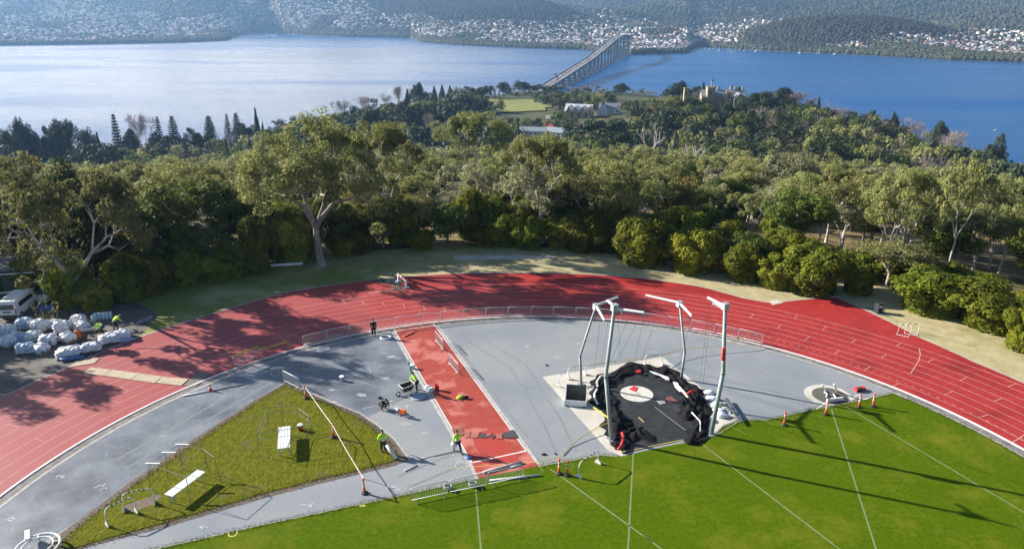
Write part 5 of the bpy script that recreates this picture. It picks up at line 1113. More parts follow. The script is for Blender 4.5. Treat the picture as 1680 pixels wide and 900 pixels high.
# ---- trees of the shoreline that stand out one by one
SK=[('bigdark',30,188,62,'round dark tree with an open crown at the far left shore'),('bigdark',5,205,50,'dark tree at the left border on the shore'),('pine',95,190,52,'broad black pine second from the left on the shore'),('pine',78,205,40,'low dark pine under the broad black one'),('bigdark',137,208,40,'brownish rounded tree on the left shore'),('cypress',158,216,20,'small dark cypress on the left shore'),('norfolk',185,187,26,'tall tiered pine standing clear against the pale water'),('bare',222,182,58,'large leafless tree with a wide fan of twigs on the left shore'),('domecypress',212,210,38,'dome shaped dark cypress below the leafless tree'),('norfolk',257,191,20,'narrow tiered pine right of the leafless tree'),('norfolk',281,190,30,'broad tiered pine in the middle of the left shore'),('pine',316,208,36,'rounded pine left of a tiered one'),('norfolk',341,190,34,'wide tiered pine with a flat tip on the left shore'),('norfolk',371,187,20,'tiered pine, left one of a close pair'),('norfolk',386,185,26,'tiered pine, right one of a close pair'),('cypress',418,176,18,'darkest pointed cypress at the left shoulder of the wood'),('pine',345,226,44,'bright green rounded pine in front of the left shore trees'),('cypress',290,222,24,'dark cypress in front of the tiered pines'),('pine',250,214,30,'dark pine filling the gap under the narrow tiered one'),('pine',400,200,40,'dark pine between the close pair and the pointed cypress'),('bare',560,162,40,'leafless mauve tree on the rising skyline, left one'),('bare',600,156,44,'leafless mauve tree on the rising skyline, middle one'),('poplar',655,138,34,'tall leafless tree with mauve twigs on the skyline'),('bare',632,152,30,'leafless tree just left of the tall mauve one'),('bigdark',686,133,34,'grey green tree with an open top on the skyline'),('cypress',668,145,14,'dark cypress between a mauve and a grey green tree'),('cypress',712,141,18,'dark cypress of the garden group, leftmost'),('cypress',725,139,18,'dark cypress of the garden group, second'),('cypress',738,141,20,'dark cypress of the garden group, broadest'),('bare',752,140,26,'pale leafless tree behind the dark garden cypresses'),('pine',742,160,44,'broad dark pine at the left edge of the green field'),('cypress',715,160,26,'tall dark cypress in front of the garden group, left'),('cypress',730,166,28,'tall dark cypress in front of the garden group, right'),('pine',770,141,34,'pine behind the left end of the green field'),('pine',790,139,30,'pine behind the middle of the green field'),('bigdark',826,133,26,'dark rounded tree behind the right end of the field'),('pine',858,131,36,'flat topped pine left of the bridge foot'),('pine',880,138,28,'small pine next to the flat topped one'),('bigdark',905,141,40,'rounded tree hiding the foot of the bridge'),('bare',940,142,44,'leafless mauve tree right of the bridge foot'),('bare',960,140,40,'second leafless mauve tree right of the bridge foot'),('bare',985,144,30,'pale small leafless tree before the blue water'),('bigdark',1020,135,36,'black round tree standing alone against the blue water'),('gum',1005,152,44,'olive tree below the black round one'),('gum',1055,151,56,'olive tree beside the mansion, left of it'),('bigdark',1118,131,50,'dark tree in front of the mansion'),('cypress',1155,135,15,'dark cypress at the mansion tower'),('pine',1140,140,40,'dark pine covering the left wing of the mansion'),('bigdark',1212,141,26,'dark tree just right of the mansion'),('poplar',1218,147,26,'leafless mauve poplar at the right end of the mansion'),('bigdark',1262,147,105,'huge dark rounded tree on the right of the mansion'),('pine',1292,142,36,'dark tree behind the huge rounded one'),('poplar',1312,149,50,'pale leafless tree right of the huge dark one'),('bare',1330,156,44,'second pale leafless tree right of the huge dark one'),('bigdark',1352,176,46,'black green tree in front of the pale leafless pair'),('cypress',1345,158,12,'thin dark cypress on the right skyline'),('bare',1385,174,54,'leafless mauve tree on the descending right skyline'),('pine',1428,180,34,'flat crowned pine on the right skyline'),('bare',1455,190,60,'low mauve tree right of the flat crowned pine'),('bigdark',1470,181,22,'small dark tree on the right skyline'),('bare',1500,192,60,'wide mauve tree on the right skyline'),('pine',1552,196,32,'ragged pine on the right shore'),('bare',1575,210,60,'reddish leafless tree near the right border'),('pine',1640,217,40,'low dark pine at the right border on the shore'),('cypress',1042,172,14,'slim dark cypress in the far garden, left'),('cypress',1078,172,17,'tall slim dark cypress in the far garden, middle'),('cypress',1092,192,14,'slim dark cypress in the far garden, right'),('cypress',990,166,18,'dark cypress beside the white roofed house'),('cypress',1000,170,16,'second dark cypress beside the white roofed house'),('bigdark',920,182,26,'dark ball shaped tree left of the gabled house'),('bare',835,188,50,'large pale leafless tree left of the tin roofed buildings'),('bare',968,172,24,'dark mauve tree right of the gabled house')]
for k,x,ty,w,l,r_ in (('bigdark',1134,158,48,'dark tree in front of the left wing of the mansion',590),('oak',1160,170,40,'rounded tree below the mansion towers, left',560),('pine',1196,166,34,'dark tree below the mansion roof, right',585),('bare',1186,180,36,'leafless dark mauve tree below the mansion',560),('oak',1178,186,44,'green tree below the leafless one at the mansion',530),('gum',1095,160,50,'tall olive tree left of the mansion trees',590),('gum',1070,168,46,'olive gum between the garden cypresses and the mansion',560),('bigdark',1226,168,46,'dark tree between the mansion and the huge rounded one',600),('oak',1150,182,50,'pale green tree on the slope below the mansion',520),('oak',1215,186,52,'green tree below the huge rounded dark one',500),('pine',660,160,50,'dark pine on the rising slope left of the garden',560),('bigdark',615,172,60,'dark rounded tree on the rising slope behind the largest gum',520),('pine',690,168,54,'black pine in front of the garden cypresses',560),('bare',700,182,44,'mauve leafless tree in front of the black pine',520),('oak',760,190,50,'green tree left below the field',520),('gum',720,196,60,'olive gum on the slope below the garden cypresses',470),('gum',830,205,50,'olive gum below the field',480)): hero(k,x,ty,ty,w,l,r=r_)
for k,x,ty,w,l in SK:
    u=(x-840)/FOC*1.0; rs=shore(u)-rnd.uniform(12,40)
    if ty>158 and 690<x<1100: rs=min(rs,rnd.uniform(560,690))
    if k=='bigdark' and w>90: rs=600
    hero(k,x,ty,ty,w,l,r=rs)
for i,x in enumerate(list(range(-20,420,24))+list(range(430,700,14))+list(range(700,1240,7))+list(range(1240,1700,14))):        # the fringe of the shore
    u=(x-840)/FOC; k=rnd.choice(['pine','bigdark','cypress','bare']) if x<1010 else rnd.choice(['bare','bare','bigdark','gum','pine'])
    v=UR(x,200,shore(u)-rnd.uniform(6,70)); v.z=terr(v.x,v.y); X,Y=pxof(v); lim=(rnd.uniform(138,152) if 740<x<1010 else (rnd.uniform(142,160) if 1010<=x<1110 else skyl(x)+rnd.uniform(-4,14))); h=UY(x,lim,v.y).z-v.z
    if infield(v.x,v.y): continue
    if h>3: STUFF.append((k,v,min(h,17),min(h,17)*(.35 if k=='cypress' else .9)))
# ---- the far wood: everything too far off to count, one object
def lofi(kind,seed):
    rng=np.random.default_rng(seed)
    if kind in('cypress',):
        n=380; t=rng.uniform(0,1,n); a=rng.uniform(0,6.28,n); rad=.5*(1-t)**.8*rng.uniform(.6,1.1,n); C=np.stack([rad*np.cos(a),rad*np.sin(a),t],1); d=np.stack([np.cos(a),np.sin(a),.5+0*a],1); return quads(C,nrm(d+.4*rng.normal(size=(n,3))),.055,rng,.6)
    if kind in('bare','dead'):
        n=460; D=nrm(rng.normal(size=(n,3))+np.array([0,0,.8])); C=np.array([0,0,.3])+D*rng.uniform(.2,.65,n)[:,None]*np.array([.75,.75,1]); return quads(C,nrm(np.cross(D,rng.normal(size=(n,3)))),.1,rng,.03,T=D)
    L=[]
    for i in range(9):
        c=rng.normal(size=3)*np.array([.25,.25,.15])+np.array([0,0,.62]); L.append(clump(rng,c,rng.uniform(.16,.28),64,.05,.75,.6,.55))
    V,F=cat(L); V[:,2]/=V[:,2].max(); return V,F
LF={}; SM=dict(gum=mgum,oak=moak,pine=mcon,cypress=mcon,bare=mtwig,lowscrub=mrust,bush=mbush,greygum=mgumg,bigdark=mdkl,dead=mdead)
slots=[]; VV=[];FF=[];MI=[];off=0; rngn=np.random.default_rng(3)
for k,v,h,w in STUFF:
    if k not in LF: LF[k]=[lofi(k,i+len(k)) for i in range(3)]
    V,F=LF[k][rnd.randrange(3)]; a=rnd.uniform(0,6.28); ca,sa=math.cos(a),math.sin(a)
    Q=np.stack([(V[:,0]*ca-V[:,1]*sa)*w+v.x,(V[:,0]*sa+V[:,1]*ca)*w+v.y,V[:,2]*h+v.z],1); VV.append(Q); FF.append(F+off); off+=len(Q)
    m=SM[k]
    if m not in slots: slots.append(m)
    MI.append(np.full(len(F),slots.index(m)))
wd=link('far_woodland',bigmesh('far_woodland',np.concatenate(VV),np.concatenate(FF),slots,np.concatenate(MI)))
struct(tag(wd,'mixed woodland too dense to count covering the slope down to the river','woodland'),'stuff')
print('TREES',cnt,'stuff',len(STUFF))
# ================================================================== far shore, water, bridge, houses
rngf=np.random.default_rng(21)
# water
mw=bpy.data.materials.new('river_water'); mw.use_nodes=True; nt=mw.node_tree; N=nt.nodes; Lk=nt.links; b=N['Principled BSDF']
b.inputs['Base Color'].default_value=(.004,.075,.24,1); b.inputs['Roughness'].default_value=.24; b.inputs['Specular IOR Level'].default_value=.5; b.inputs['IOR'].default_value=1.33; b.inputs['Specular Tint'].default_value=(.95,.98,1,1)
tc=N.new('ShaderNodeTexCoord'); mp=N.new('ShaderNodeMapping'); mp.inputs['Scale'].default_value=(.35,1.3,1); Lk.new(tc.outputs['Object'],mp.inputs[0])
n1=N.new('ShaderNodeTexNoise'); n1.inputs['Scale'].default_value=.09; n1.inputs['Detail'].default_value=6; n1.inputs['Roughness'].default_value=.7; Lk.new(mp.outputs[0],n1.inputs['Vector'])
bp=N.new('ShaderNodeBump'); bp.inputs['Strength'].default_value=1; bp.inputs['Distance'].default_value=WAVE if 'WAVE' in globals() else 1.1; Lk.new(n1.outputs[0],bp.inputs['Height']); Lk.new(bp.outputs[0],b.inputs['Normal'])
n2=N.new('ShaderNodeTexNoise'); n2.inputs['Scale'].default_value=.004; n2.inputs['Detail'].default_value=5; Lk.new(mp.outputs[0],n2.inputs['Vector'])
mr=N.new('ShaderNodeMapRange'); mr.inputs[1].default_value=.35; mr.inputs[2].default_value=.65; mr.inputs[3].default_value=.13; mr.inputs[4].default_value=.34; Lk.new(n2.outputs[0],mr.inputs[0]); Lk.new(mr.outputs[0],b.inputs['Roughness'])
wv=MB(); wv.add([(-9000,150,-90),(9000,150,-90),(9000,9000,-90),(-9000,9000,-90)],[(0,1,2,3)]); struct(wv.build('river',mw))
# far land
SP=[(-500,80),(0,75),(150,73),(300,70),(375,66.5),(381,62),(400,56),(440,54.5),(500,58),(560,60.5),(680,63),(690,69),(750,74),(860,79),(960,82),(1035,90),(1080,88.5),(1128,88),(1134,80),(1150,77),(1250,83),(1440,92),(1560,99),(1680,103),(2200,135)]
AZ=[];RS=[]
for x in range(-500,2200,8):
    y=float(np.interp(x,[a for a,_ in SP],[c for _,c in SP])); v=U(x,y,-90); AZ.append(math.atan2(v.x,v.y)); RS.append(math.hypot(v.x,v.y))
AZ=np.array(AZ);RS=np.array(RS)
def azx(x): v=U(x,60,-90); return math.atan2(v.x,v.y)
HILLS=[(azx(830),3550,95,300,380),(azx(700),3900,60,260,400),(azx(1375),2760,66,215,190),(azx(1290),2720,22,130,150),(azx(1470),2780,20,150,170),(azx(300),4700,130,520,480),(azx(1230),4350,75,330,380),(azx(540),4500,190,420,450),(azx(1000),5600,80,500,500),(azx(1540),5000,45,480,380),(azx(40),5200,50,500,450)]
def fland(az,r):
    az=np.asarray(az,float); r=np.asarray(r,float); rs=np.interp(az,AZ,RS); s=r-rs
    z=-90+np.minimum(np.maximum(s,0)*.12,4)+np.maximum(s,0)*.034+np.maximum(s-900,0)*.022-np.maximum(s-2300,0)*.05+330*np.clip((r-6000)/2400,0,1)**1.5+np.clip((r-5500)/1500,0,1)*70*(np.sin(az*17+1)+np.sin(az*31+r*.0007))
    z=np.where(s<0,-90+np.maximum(s,-60)*.12,z)
    x,y=r*np.sin(az),r*np.cos(az)
    z=z+np.where(s>60,(np.sin(x*.0062+1)*np.cos(y*.0057)+.6*np.sin(x*.013+y*.009))*np.clip((s-60)/500,0,1)*np.minimum(8+s*.012,34),0)
    for a,rr,h,sl,sr in HILLS:
        dx=(az-a)*rr; dr=r-rr; z=z+np.where(s>0,h*np.exp(-.5*(dx/sl)**2-.5*(dr/sr)**2),0)*np.clip(s/150,0,1)
    return z
ra=np.linspace(-.82,.82,330); rr=np.concatenate([np.arange(1700,4200,16),np.arange(4200,9000,90)])
A,Rr=np.meshgrid(ra,rr); Z=fland(A,Rr); V=np.stack([Rr*np.sin(A),Rr*np.cos(A),Z],-1).reshape(-1,3); na=len(ra); nr_=len(rr)
I=(np.arange(nr_-1)[:,None]*na+np.arange(na-1)[None,:]).ravel(); F=np.stack([I,I+1,I+na+1,I+na],1)
mland=M('far_hillside',(.05,.055,.03),(.09,.085,.05),scale=.012,c3=(.17,.14,.085),s3=.004,r3=(.55,.7),rough=.95,spec=.1)
struct(link('far_hills',bigmesh('far_hills',V,F,[mland],smooth=True)))
# where the suburbs are
def wooded(az,r,x,y):
    rs=np.interp(az,AZ,RS); s=r-rs; w=np.zeros_like(r,dtype=bool)
    for i,(k,f) in enumerate(((0,1.25),(1,1.0),(2,1.2),(3,1.0),(4,1.1),(5,1.0),(6,.9),(7,1.0),(8,1.1))):
        a,rr_,h,sl,sr=HILLS[k]; w|=(((az-a)*rr_/sl)**2+((r-rr_)/sr)**2)<f**2
    w|=s<38
    X=840+FOC*np.tan(az)*.94
    w|=(X>1440)&(s<130); w|=(X>560)&(X<960)&(s<75); w|=(s>1250+350*np.sin(az*9+1)+250*np.sin(az*21)); w|=(X>250)&(X<385)&(s<170)
    w|=(np.sin(x*.009)*np.sin(y*.008+1)>.84)
    return w
def onhill(az,r):
    w=np.zeros(len(az),dtype=bool)
    for k,f in ((0,1.3),(1,1.1),(2,1.35),(3,1.0),(4,1.1),(6,1.1),(7,1.1)):
        a,rr_,h,sl,sr=HILLS[k]; w|=(((az-a)*rr_/sl)**2+((r-rr_)/sr)**2)<f**2
    return w
def scatter(n,rmax,rmin=1900):
    az=rngf.uniform(-.77,.77,n); rs=np.interp(az,AZ,RS); s=rngf.uniform(0,1,n)**1.25*(rmax-rmin); r=rs+s+8; x,y=r*np.sin(az),r*np.cos(az); return az,r,x,y
# trees over there
ico=bmesh.new(); bmesh.ops.create_icosphere(ico,subdivisions=1,radius=1); iv=np.array([v.co[:] for v in ico.verts]); iff=np.array([[q.index for q in f.verts] for f in ico.faces]); ico.free()
az,r,x,y=scatter(180000,5200); wdd=wooded(az,r,x,y); rs=np.interp(az,AZ,RS)
keep=np.where(wdd,rngf.random(len(az))<.62,rngf.random(len(az))<.1); az,r,x,y=az[keep],r[keep],x[keep],y[keep]; wdd=wdd[keep]
# dense hills
az2=[];r2=[]
for k,n in ((0,7000),(1,3500),(2,4200),(3,900),(4,1300)):
    a,rr_,h,sl,sr=HILLS[k]; q=rngf.normal(size=(n,2))*.62; az2.append(a+q[:,0]*sl/rr_); r2.append(rr_+q[:,1]*sr)
az2.append(rngf.uniform(-.76,.76,6400)); r2.append(np.interp(az2[-1],AZ,RS)+rngf.uniform(4,42,len(az2[-1])))
q=rngf.uniform(azx(1430),azx(1760),1800); az2.append(q); r2.append(np.interp(q,AZ,RS)+rngf.uniform(5,140,1800))
q=rngf.uniform(azx(255),azx(378),900); az2.append(q); r2.append(np.interp(q,AZ,RS)+rngf.uniform(5,170,900))
q=rngf.uniform(azx(690),azx(960),1500); az2.append(q); r2.append(np.interp(q,AZ,RS)+rngf.uniform(5,70,1500))
az2=np.concatenate(az2); r2=np.concatenate(r2); az=np.concatenate([az,az2]); r=np.concatenate([r,r2]); x,y=r*np.sin(az),r*np.cos(az); z=fland(az,r)
ok_=z>-88.5; az,r,x,y,z=az[ok_],r[ok_],x[ok_],y[ok_],z[ok_]; n=len(x)
sz=rngf.uniform(3.2,7.5,n)*(1+.00012*(r-2000)); jit=rngf.uniform(.75,1.25,(n,len(iv),3))
V=(iv[None]*jit*np.stack([sz,sz,sz*rngf.uniform(.7,1.2,n)],1)[:,None,:]+np.stack([x,y,z+sz*.5],1)[:,None,:]).reshape(-1,3); F=(iff[None]+(np.arange(n)*len(iv))[:,None,None]).reshape(-1,3)
mfd=M('far_hill_bush',(.03,.033,.02),(.055,.055,.034),scale=.05,rough=.95,spec=.05)
mft=M('far_leaves',(.045,.052,.024),(.075,.078,.036),scale=.06,rough=.9,spec=.1,c3=(.09,.085,.05),s3=.02,r3=(.55,.7))
struct(tag(link('far_tree_cover',bigmesh('far_tree_cover',V,F,[mft,mfd],np.repeat(onhill(az,r).astype(int),len(iff)))),'dark scrub and trees covering the hills and gaps of the far shore','tree cover'),'stuff')
print('FARTREES',n)
# houses
HW=[M('far_wall_white',(.6,.59,.57)),M('far_wall_cream',(.6,.52,.42)),M('far_wall_brick',(.36,.22,.16))]; HR=[M('far_roof_white',(.5,.51,.53)),M('far_roof_grey',(.3,.31,.33)),M('far_roof_red',(.34,.14,.09)),M('far_roof_dark',(.12,.12,.13))]
def house_geo(w,d,h,rf):
    a,c=w/2,d/2; V=[(-a,-c,-2),(a,-c,-2),(a,c,-2),(-a,c,-2),(-a,-c,h),(a,-c,h),(a,c,h),(-a,c,h),(-a*.6,0,h+rf),(a*.6,0,h+rf)]
    e=1.06; V+=[(-a*e,-c*e,h+.01),(a*e,-c*e,h+.01),(a*e,c*e,h+.01),(-a*e,c*e,h+.01)]
    return V,[(0,1,5,4),(1,2,6,5),(2,3,7,6),(3,0,4,7)],[(10,11,9,8),(11,12,9,9),(12,13,8,9),(13,10,8,8)]
az,r,x,y=scatter(40000,4000); wdd=wooded(az,r,x,y); s=r-np.interp(az,AZ,RS)
keep=(~wdd)&(rngf.random(len(az))<np.clip(1.1-s/1500,.12,1)); az,r,x,y=az[keep],r[keep],x[keep],y[keep]; z=fland(az,r); o_=np.argsort(r); az,r,x,y,z=az[o_],r[o_],x[o_],y[o_],z[o_]
HP={}
def hproto(wi,ri,k):
    if (wi,ri,k) not in HP:
        w,d,h,rf=[(13,9,3.6,2.2),(17,9,4,2.4),(11,10,6.2,2.2),(24,11,5,1.8)][k]; V,f1,f2=house_geo(w,d,h,rf); me=bpy.data.meshes.new('house'); me.from_pydata(V,[],[tuple(dict.fromkeys(f)) for f in f1+f2]); me.materials.append(HW[wi]); me.materials.append(HR[ri]); me.polygons.foreach_set('material_index',[0]*4+[1]*4); me.update(); HP[(wi,ri,k)]=me
    return HP[(wi,ri,k)]
WN=['white','cream','brick']; RN=['pale','grey','red','dark']
VV=[];FQ=[];MQ=[];off=0; done=0; inview=0
hr=random.Random(4)
for i in range(len(x)):
    wi=hr.choices([0,1,2],[.6,.25,.15])[0]; ri=hr.choices([0,1,2,3],[.34,.26,.25,.15])[0]; k=hr.choices([0,1,2,3],[.5,.25,.2,.05])[0]; rz=hr.uniform(-.6,.6)+hr.choice([0,PI/2])
    if done<295 and abs(math.atan2(x[i],y[i]))<.6 and r[i]-np.interp(az[i],AZ,RS)>0:
        o=link('house',hproto(wi,ri,k),None,(x[i],y[i],z[i]),rz,(.95,.95,1.05)); tag(o,f'{WN[wi]} walled house with {RN[ri]} roof in the front suburb across the water','house',f'{WN[wi]} houses with {RN[ri]} roofs across the water'); done+=1
    else:
        V,f1,f2=house_geo(*[(13,9,3.6,2.2),(17,9,4,2.4),(11,10,6.2,2.2),(24,11,5,1.8)][k]); V=np.array(V)*.95; c,s_=math.cos(rz),math.sin(rz); VV.append(np.stack([V[:,0]*c-V[:,1]*s_+x[i],V[:,0]*s_+V[:,1]*c+y[i],V[:,2]+z[i]],1)); FQ+=[tuple(dict.fromkeys(q+off for q in f)) for f in f1+f2]; MQ+=[wi]*4+[3+ri]*4; off+=len(V)
me=bpy.data.meshes.new('far_suburb'); me.from_pydata(np.concatenate(VV).tolist(),[],FQ)
for m in HW+HR: me.materials.append(m)
me.polygons.foreach_set('material_index',MQ); me.update(); struct(tag(link('far_suburb',me),'countless small pale houses spread over the hills across the water','suburb'),'stuff')
print('HOUSES',len(x))
# ---- bridge
B0=U(926.7,142.7,-88); B1=U(1032,89,-88); bd=(B1-B0); bL=bd.length; bd.normalize(); bn=Vector((-bd.y,bd.x,0))   # bn points to the left (upstream)
def bz(t): return float(np.interp(t,[-.35,-.1,0,.12,.3,.48,.62,.75,.87,1.0,1.1,1.3],[-80,-77,-73.5,-69,-62.5,-52,-42,-35,-32.5,-39,-48,-60]))
br=thing('road_bridge','long grey concrete road bridge rising over the river on tall slender piers','bridge',B0)
ts=np.linspace(-.3,1.14,60); Wd=17.0
def bp_(t,sd,dz=0): return bd*(t*bL)+bn*sd+Vector((0,0,bz(t)+88+dz))
def ribbon(name,mat,s0,s1,z0,z1):
    vsx=[];fsx=[]
    for t in ts: vsx+=[bp_(t,s0,z1),bp_(t,s1,z1),bp_(t,s1,z0),bp_(t,s0,z0)]
    for i in range(len(ts)-1):
        o=4*i
        for k in range(4): a,c=o+k,o+(k+1)%4; fsx.append((a,c,c+4,a+4)[::-1])
    return MB().add(vsx,fsx).build(name,mat,br)
mbc=M('bridge_concrete',(.24,.24,.24),(.19,.19,.2),scale=.05); mba=M('bridge_road',(.2,.19,.19),(.24,.23,.22),scale=.04)
ribbon('deck',mba,0,Wd,-1.2,0); ribbon('girder',mbc,-.9,-.02,-3.2,1.1); ribbon('girder',mbc,Wd+.02,Wd+.9,-3.2,1.1); ribbon('median_kerb',mbc,Wd/2-.3,Wd/2+.3,.002,.4)
PT=[0,.055,.11,.165,.22,.275,.33,.385,.44,.495,.55,.605,.66,.72,.79,.86,.92,.97,1.0]
for t in PT:
    z=bz(t)+88-3.3; c=bd*(t*bL); wide=t in(.66,.72)
    pr_=MB()
    for sd in((1.6,) if not wide else (1.6,)): pr_.box(c+bn*2.2+Vector((0,0,z/2)),(2.6,3.0,z),math.atan2(bd.y,bd.x)); pr_.box(c+bn*(Wd-2.2)+Vector((0,0,z/2)),(2.6,3.0,z),math.atan2(bd.y,bd.x))
    pr_.box(c+bn*Wd/2+Vector((0,0,z-1)),(2.9,Wd,2.0),math.atan2(bd.y,bd.x)); p_=pr_.build('pier',mbc,br)
    m=MB(); m.box(c+bn*Wd/2+Vector((0,0,.2)),(9,Wd+13,2.6),math.atan2(bd.y,bd.x)); m.build('pier_base',mbc,p_)
for t in (-.02,.55): m=MB(); a=bp_(t,-.3); e=bp_(t,Wd+.3); m.tube([a,a+Vector((0,0,7)),e+Vector((0,0,7)),e],.35,5); g=m.build('gantry',mgal,br); MB().box(bp_(t,Wd*.75)+Vector((0,0,7)),(.4,6,2),math.atan2(bd.y,bd.x)).build('gantry_sign',M('sign_green',(.03,.18,.12)),g)
for t in np.arange(.05,1.0,.1): MB().tube([bp_(t,-.4,1),bp_(t,-.4,10),bp_(t,2.2,10.6)],.14,4).build('lamp_post',mgal,br)
CM=[M('car_white',(.7,.7,.7),rough=.3),M('car_dark',(.03,.035,.045),rough=.3),M('car_silver',(.4,.41,.43),rough=.3),M('car_red',(.35,.03,.03),rough=.3)]; CN=['white','dark','silver','red']
def carmesh(i):
    m=MB(); m.box((0,0,.72),(4.4,1.8,.8),mi=0); m.add([(-1.6,-.85,1.12),(1.1,-.85,1.12),(1.1,.85,1.12),(-1.6,.85,1.12),(-1.1,-.7,1.7),(.5,-.7,1.7),(.5,.7,1.7),(-1.1,.7,1.7)],[(4,5,6,7),(0,1,5,4),(1,2,6,5),(2,3,7,6),(3,0,4,7)],1)
    for sx in(-1.35,1.35):
        for sy in(-.92,.92): m.tube([(sx,sy-.1,.33),(sx,sy+.1,.33)],.33,8,mi=2)
    me=bpy.data.meshes.new('car'); me.from_pydata(m.v,[],m.f)
    for q in (CM[i],mglass,mrub): me.materials.append(q)
    me.polygons.foreach_set('material_index',m.m); me.update(); return me
cms=[carmesh(i) for i in range(4)]
for i in range(34):
    t=-.12+i*.026+hr.uniform(-.008,.008); ln=hr.choice([1.9,4.9,10.6,14.6]); k=hr.choices([0,1,2,3],[.3,.4,.22,.08])[0]; p=B0+bp_(t,ln,.02); sl_=math.atan2(bz(t+.01)-bz(t-.01),.02*bL)
    o=link('car',cms[k],None,p,math.atan2(bd.y,bd.x)+(PI if ln>8 else 0)); o.rotation_euler.y=-sl_ if ln<8 else sl_; tag(o,f'small {CN[k]} car in the traffic crossing the long bridge','car',f'{CN[k]} cars crossing the bridge')
# ---- boats
def yacht(i,x,y,mast=True,s=1.0):
    p=U(x,y,-90); t=thing('sailboat',YL,'boat',p,hr.uniform(-.6,.6)+.2,YG); t.scale=(s,s,s)
    m=MB(); n=7; vsx=[];fsx=[]
    for k in range(n):
        f=k/(n-1); w=1.7*math.sin(PI*(.25+.75*f))**.7 if f<1 else .05; xx=-5+10*f
        vsx+=[(xx,-w,1.2+.3*f),(xx,w,1.2+.3*f),(xx,w*.5,-.2),(xx,-w*.5,-.2)]
    for k in range(n-1):
        o=4*k
        for j in range(4): fsx.append((o+j,o+(j+1)%4,o+4+(j+1)%4,o+4+j)[::-1])
    fsx+=[(0,1,2,3)]; m.add(vsx,fsx); m.build('hull',mwhp,t); MB().box((-.6,0,1.75),(4,2,.8),top=.8).build('cabin',mwhp,t)
    if mast: MB().tube([(.6,0,1.2),(.6,0,13)],[.16,.1],5).build('mast',mwhp,t); MB().tube([(.6,0,2.6),(-3.8,0,2.7)],.18,5).build('boom',mtarp,t)
YB=[(1151,81),(1158,80),(1164,81.5),(1172,80.5),(1180,82),(1195,81),(1200,83.5),(1206,84),(1214,82),(1222,83.5)]
YL,YG='small white yacht moored in the cluster of the far bay','yachts clustered in the far bay'
for i,(x,y) in enumerate(YB): yacht(i,x,y,True,.95)
YG=None
for x,y,l in ((1241,84.5,'white yacht moored apart, right of the far bay cluster'),(1313,87.5,'white yacht with a tall mast, farthest left of the four below the wooded hill'),(1343,88.5,'white yacht below the wooded hill, second from the left'),(1370,89.5,'low white motor boat below the wooded hill'),(1392,89.5,'white yacht nearest the long wooded point')): YL=l; yacht(0,x,y,'motor' not in l,1.5)
YL='white yacht with a tall mast close behind the shore trees at the right border'; yacht(0,1634,214,True,.42)
YL,YG='tiny white yacht berthed in the bright marina at the far left shore','yachts berthed in the marina'
for i in range(60): yacht(i,384+i%20*3.8+hr.uniform(-1.5,1.5),58+(i//20)*2.4+hr.uniform(-.7,.7),i%2==0,1.7)
# ---- houses of the near shore
mst=M('sandstone',(.38,.3,.2),(.3,.23,.15),scale=.4); msl=M('slate_roof',(.2,.22,.25),(.26,.27,.3),scale=.5); mwr=M('white_roof',(.62,.63,.64),(.5,.51,.53),scale=.3)
def gable(t,c,w,d,h,rf,wall,roof,rz=0,nw=4):
    Rm=Matrix.Rotation(rz,3,'Z'); c=Vector(c); tr=lambda v: Rm@Vector(v)+c
    a,e=w/2,d/2
    MB().add([tr(v) for v in((-a,-e,-3),(a,-e,-3),(a,e,-3),(-a,e,-3),(-a,-e,h),(a,-e,h),(a,e,h),(-a,e,h),(-a,0,h+rf),(a,0,h+rf))],[(0,1,5,4),(2,3,7,6),(1,2,6,9,5),(3,0,4,8,7)]).build('wall',wall,t)
    k=.4; MB().add([tr(v) for v in((-a-k,-e-k,h-.25),(a+k,-e-k,h-.25),(a+k,0,h+rf+.1),(-a-k,0,h+rf+.1),(a+k,e+k,h-.25),(-a-k,e+k,h-.25))],[(0,1,2,3),(3,2,4,5)]).build('roof',roof,t)
    for i in range(nw):
        x=-a+w*(i+.5)/nw; w_=MB().box(tr((x,-e-.03,h*.55)),(1.1,.08,1.5),rz).build('window',mglass,t); MB().box(tr((x,-e-.06,h*.55-.85)),(1.4,.16,.12),rz).build('sill',mwhp,w_)
def onr(x,y,r): v=UR(x,y,r); v.z=terr(v.x,v.y); return v
p=onground(950,193); zt_=UY(950,175,p.y).z; t=thing('gabled_house','cream stone house with a row of steep white gables by the green field','house',p)
b_h=max(4,zt_-p.z-3); gable(t,(0,0,0),22,9,b_h,5,mst,mwr,R(-18),6)
for i in range(4): gable(t,(-8+5.4*i,-4.5-(-8+5.4*i)*.32,0),6.5,4.4,b_h-.4,4.6,mst,mwr,R(72),0)
MB().box((5,1,b_h+5),(1.2,1.2,3)).build('chimney',mst,t)
p=onground(1000,187); b_h=max(5,UY(1000,174,p.y).z-p.z-3); t=thing('white_house','white house with a grey roof between the dark cypresses','house',p); gable(t,(0,0,0),17,9,b_h,4,mwhp,msl,R(-12),4); gable(t,(-6,-5,0),7,8,b_h-1,4,mwhp,mwr,R(70),0)
p=onground(885,221); b_h=3.4; t=thing('low_pavilion','long low building with pale tin roofs below the green field','building',p); gable(t,(-4,0,0),20,11,b_h,2.2,mwhp,mtin,R(-6),6); gable(t,(12,-4,0),13,10,b_h,2.6,mwhp,mtin,R(-28),3)
p=onground(908,214); b_h=4.2; t=thing('brick_house','small red brick building with white barge boards beside the tin roofs','building',p); gable(t,(0,0,0),9,8,b_h,2.8,M('red_brick',(.3,.07,.05),(.24,.06,.04),scale=.6),mtin,R(50),2); gable(t,(8,3,0),9,7,b_h-.3,2.4,mwhp,mtin,R(60),2)
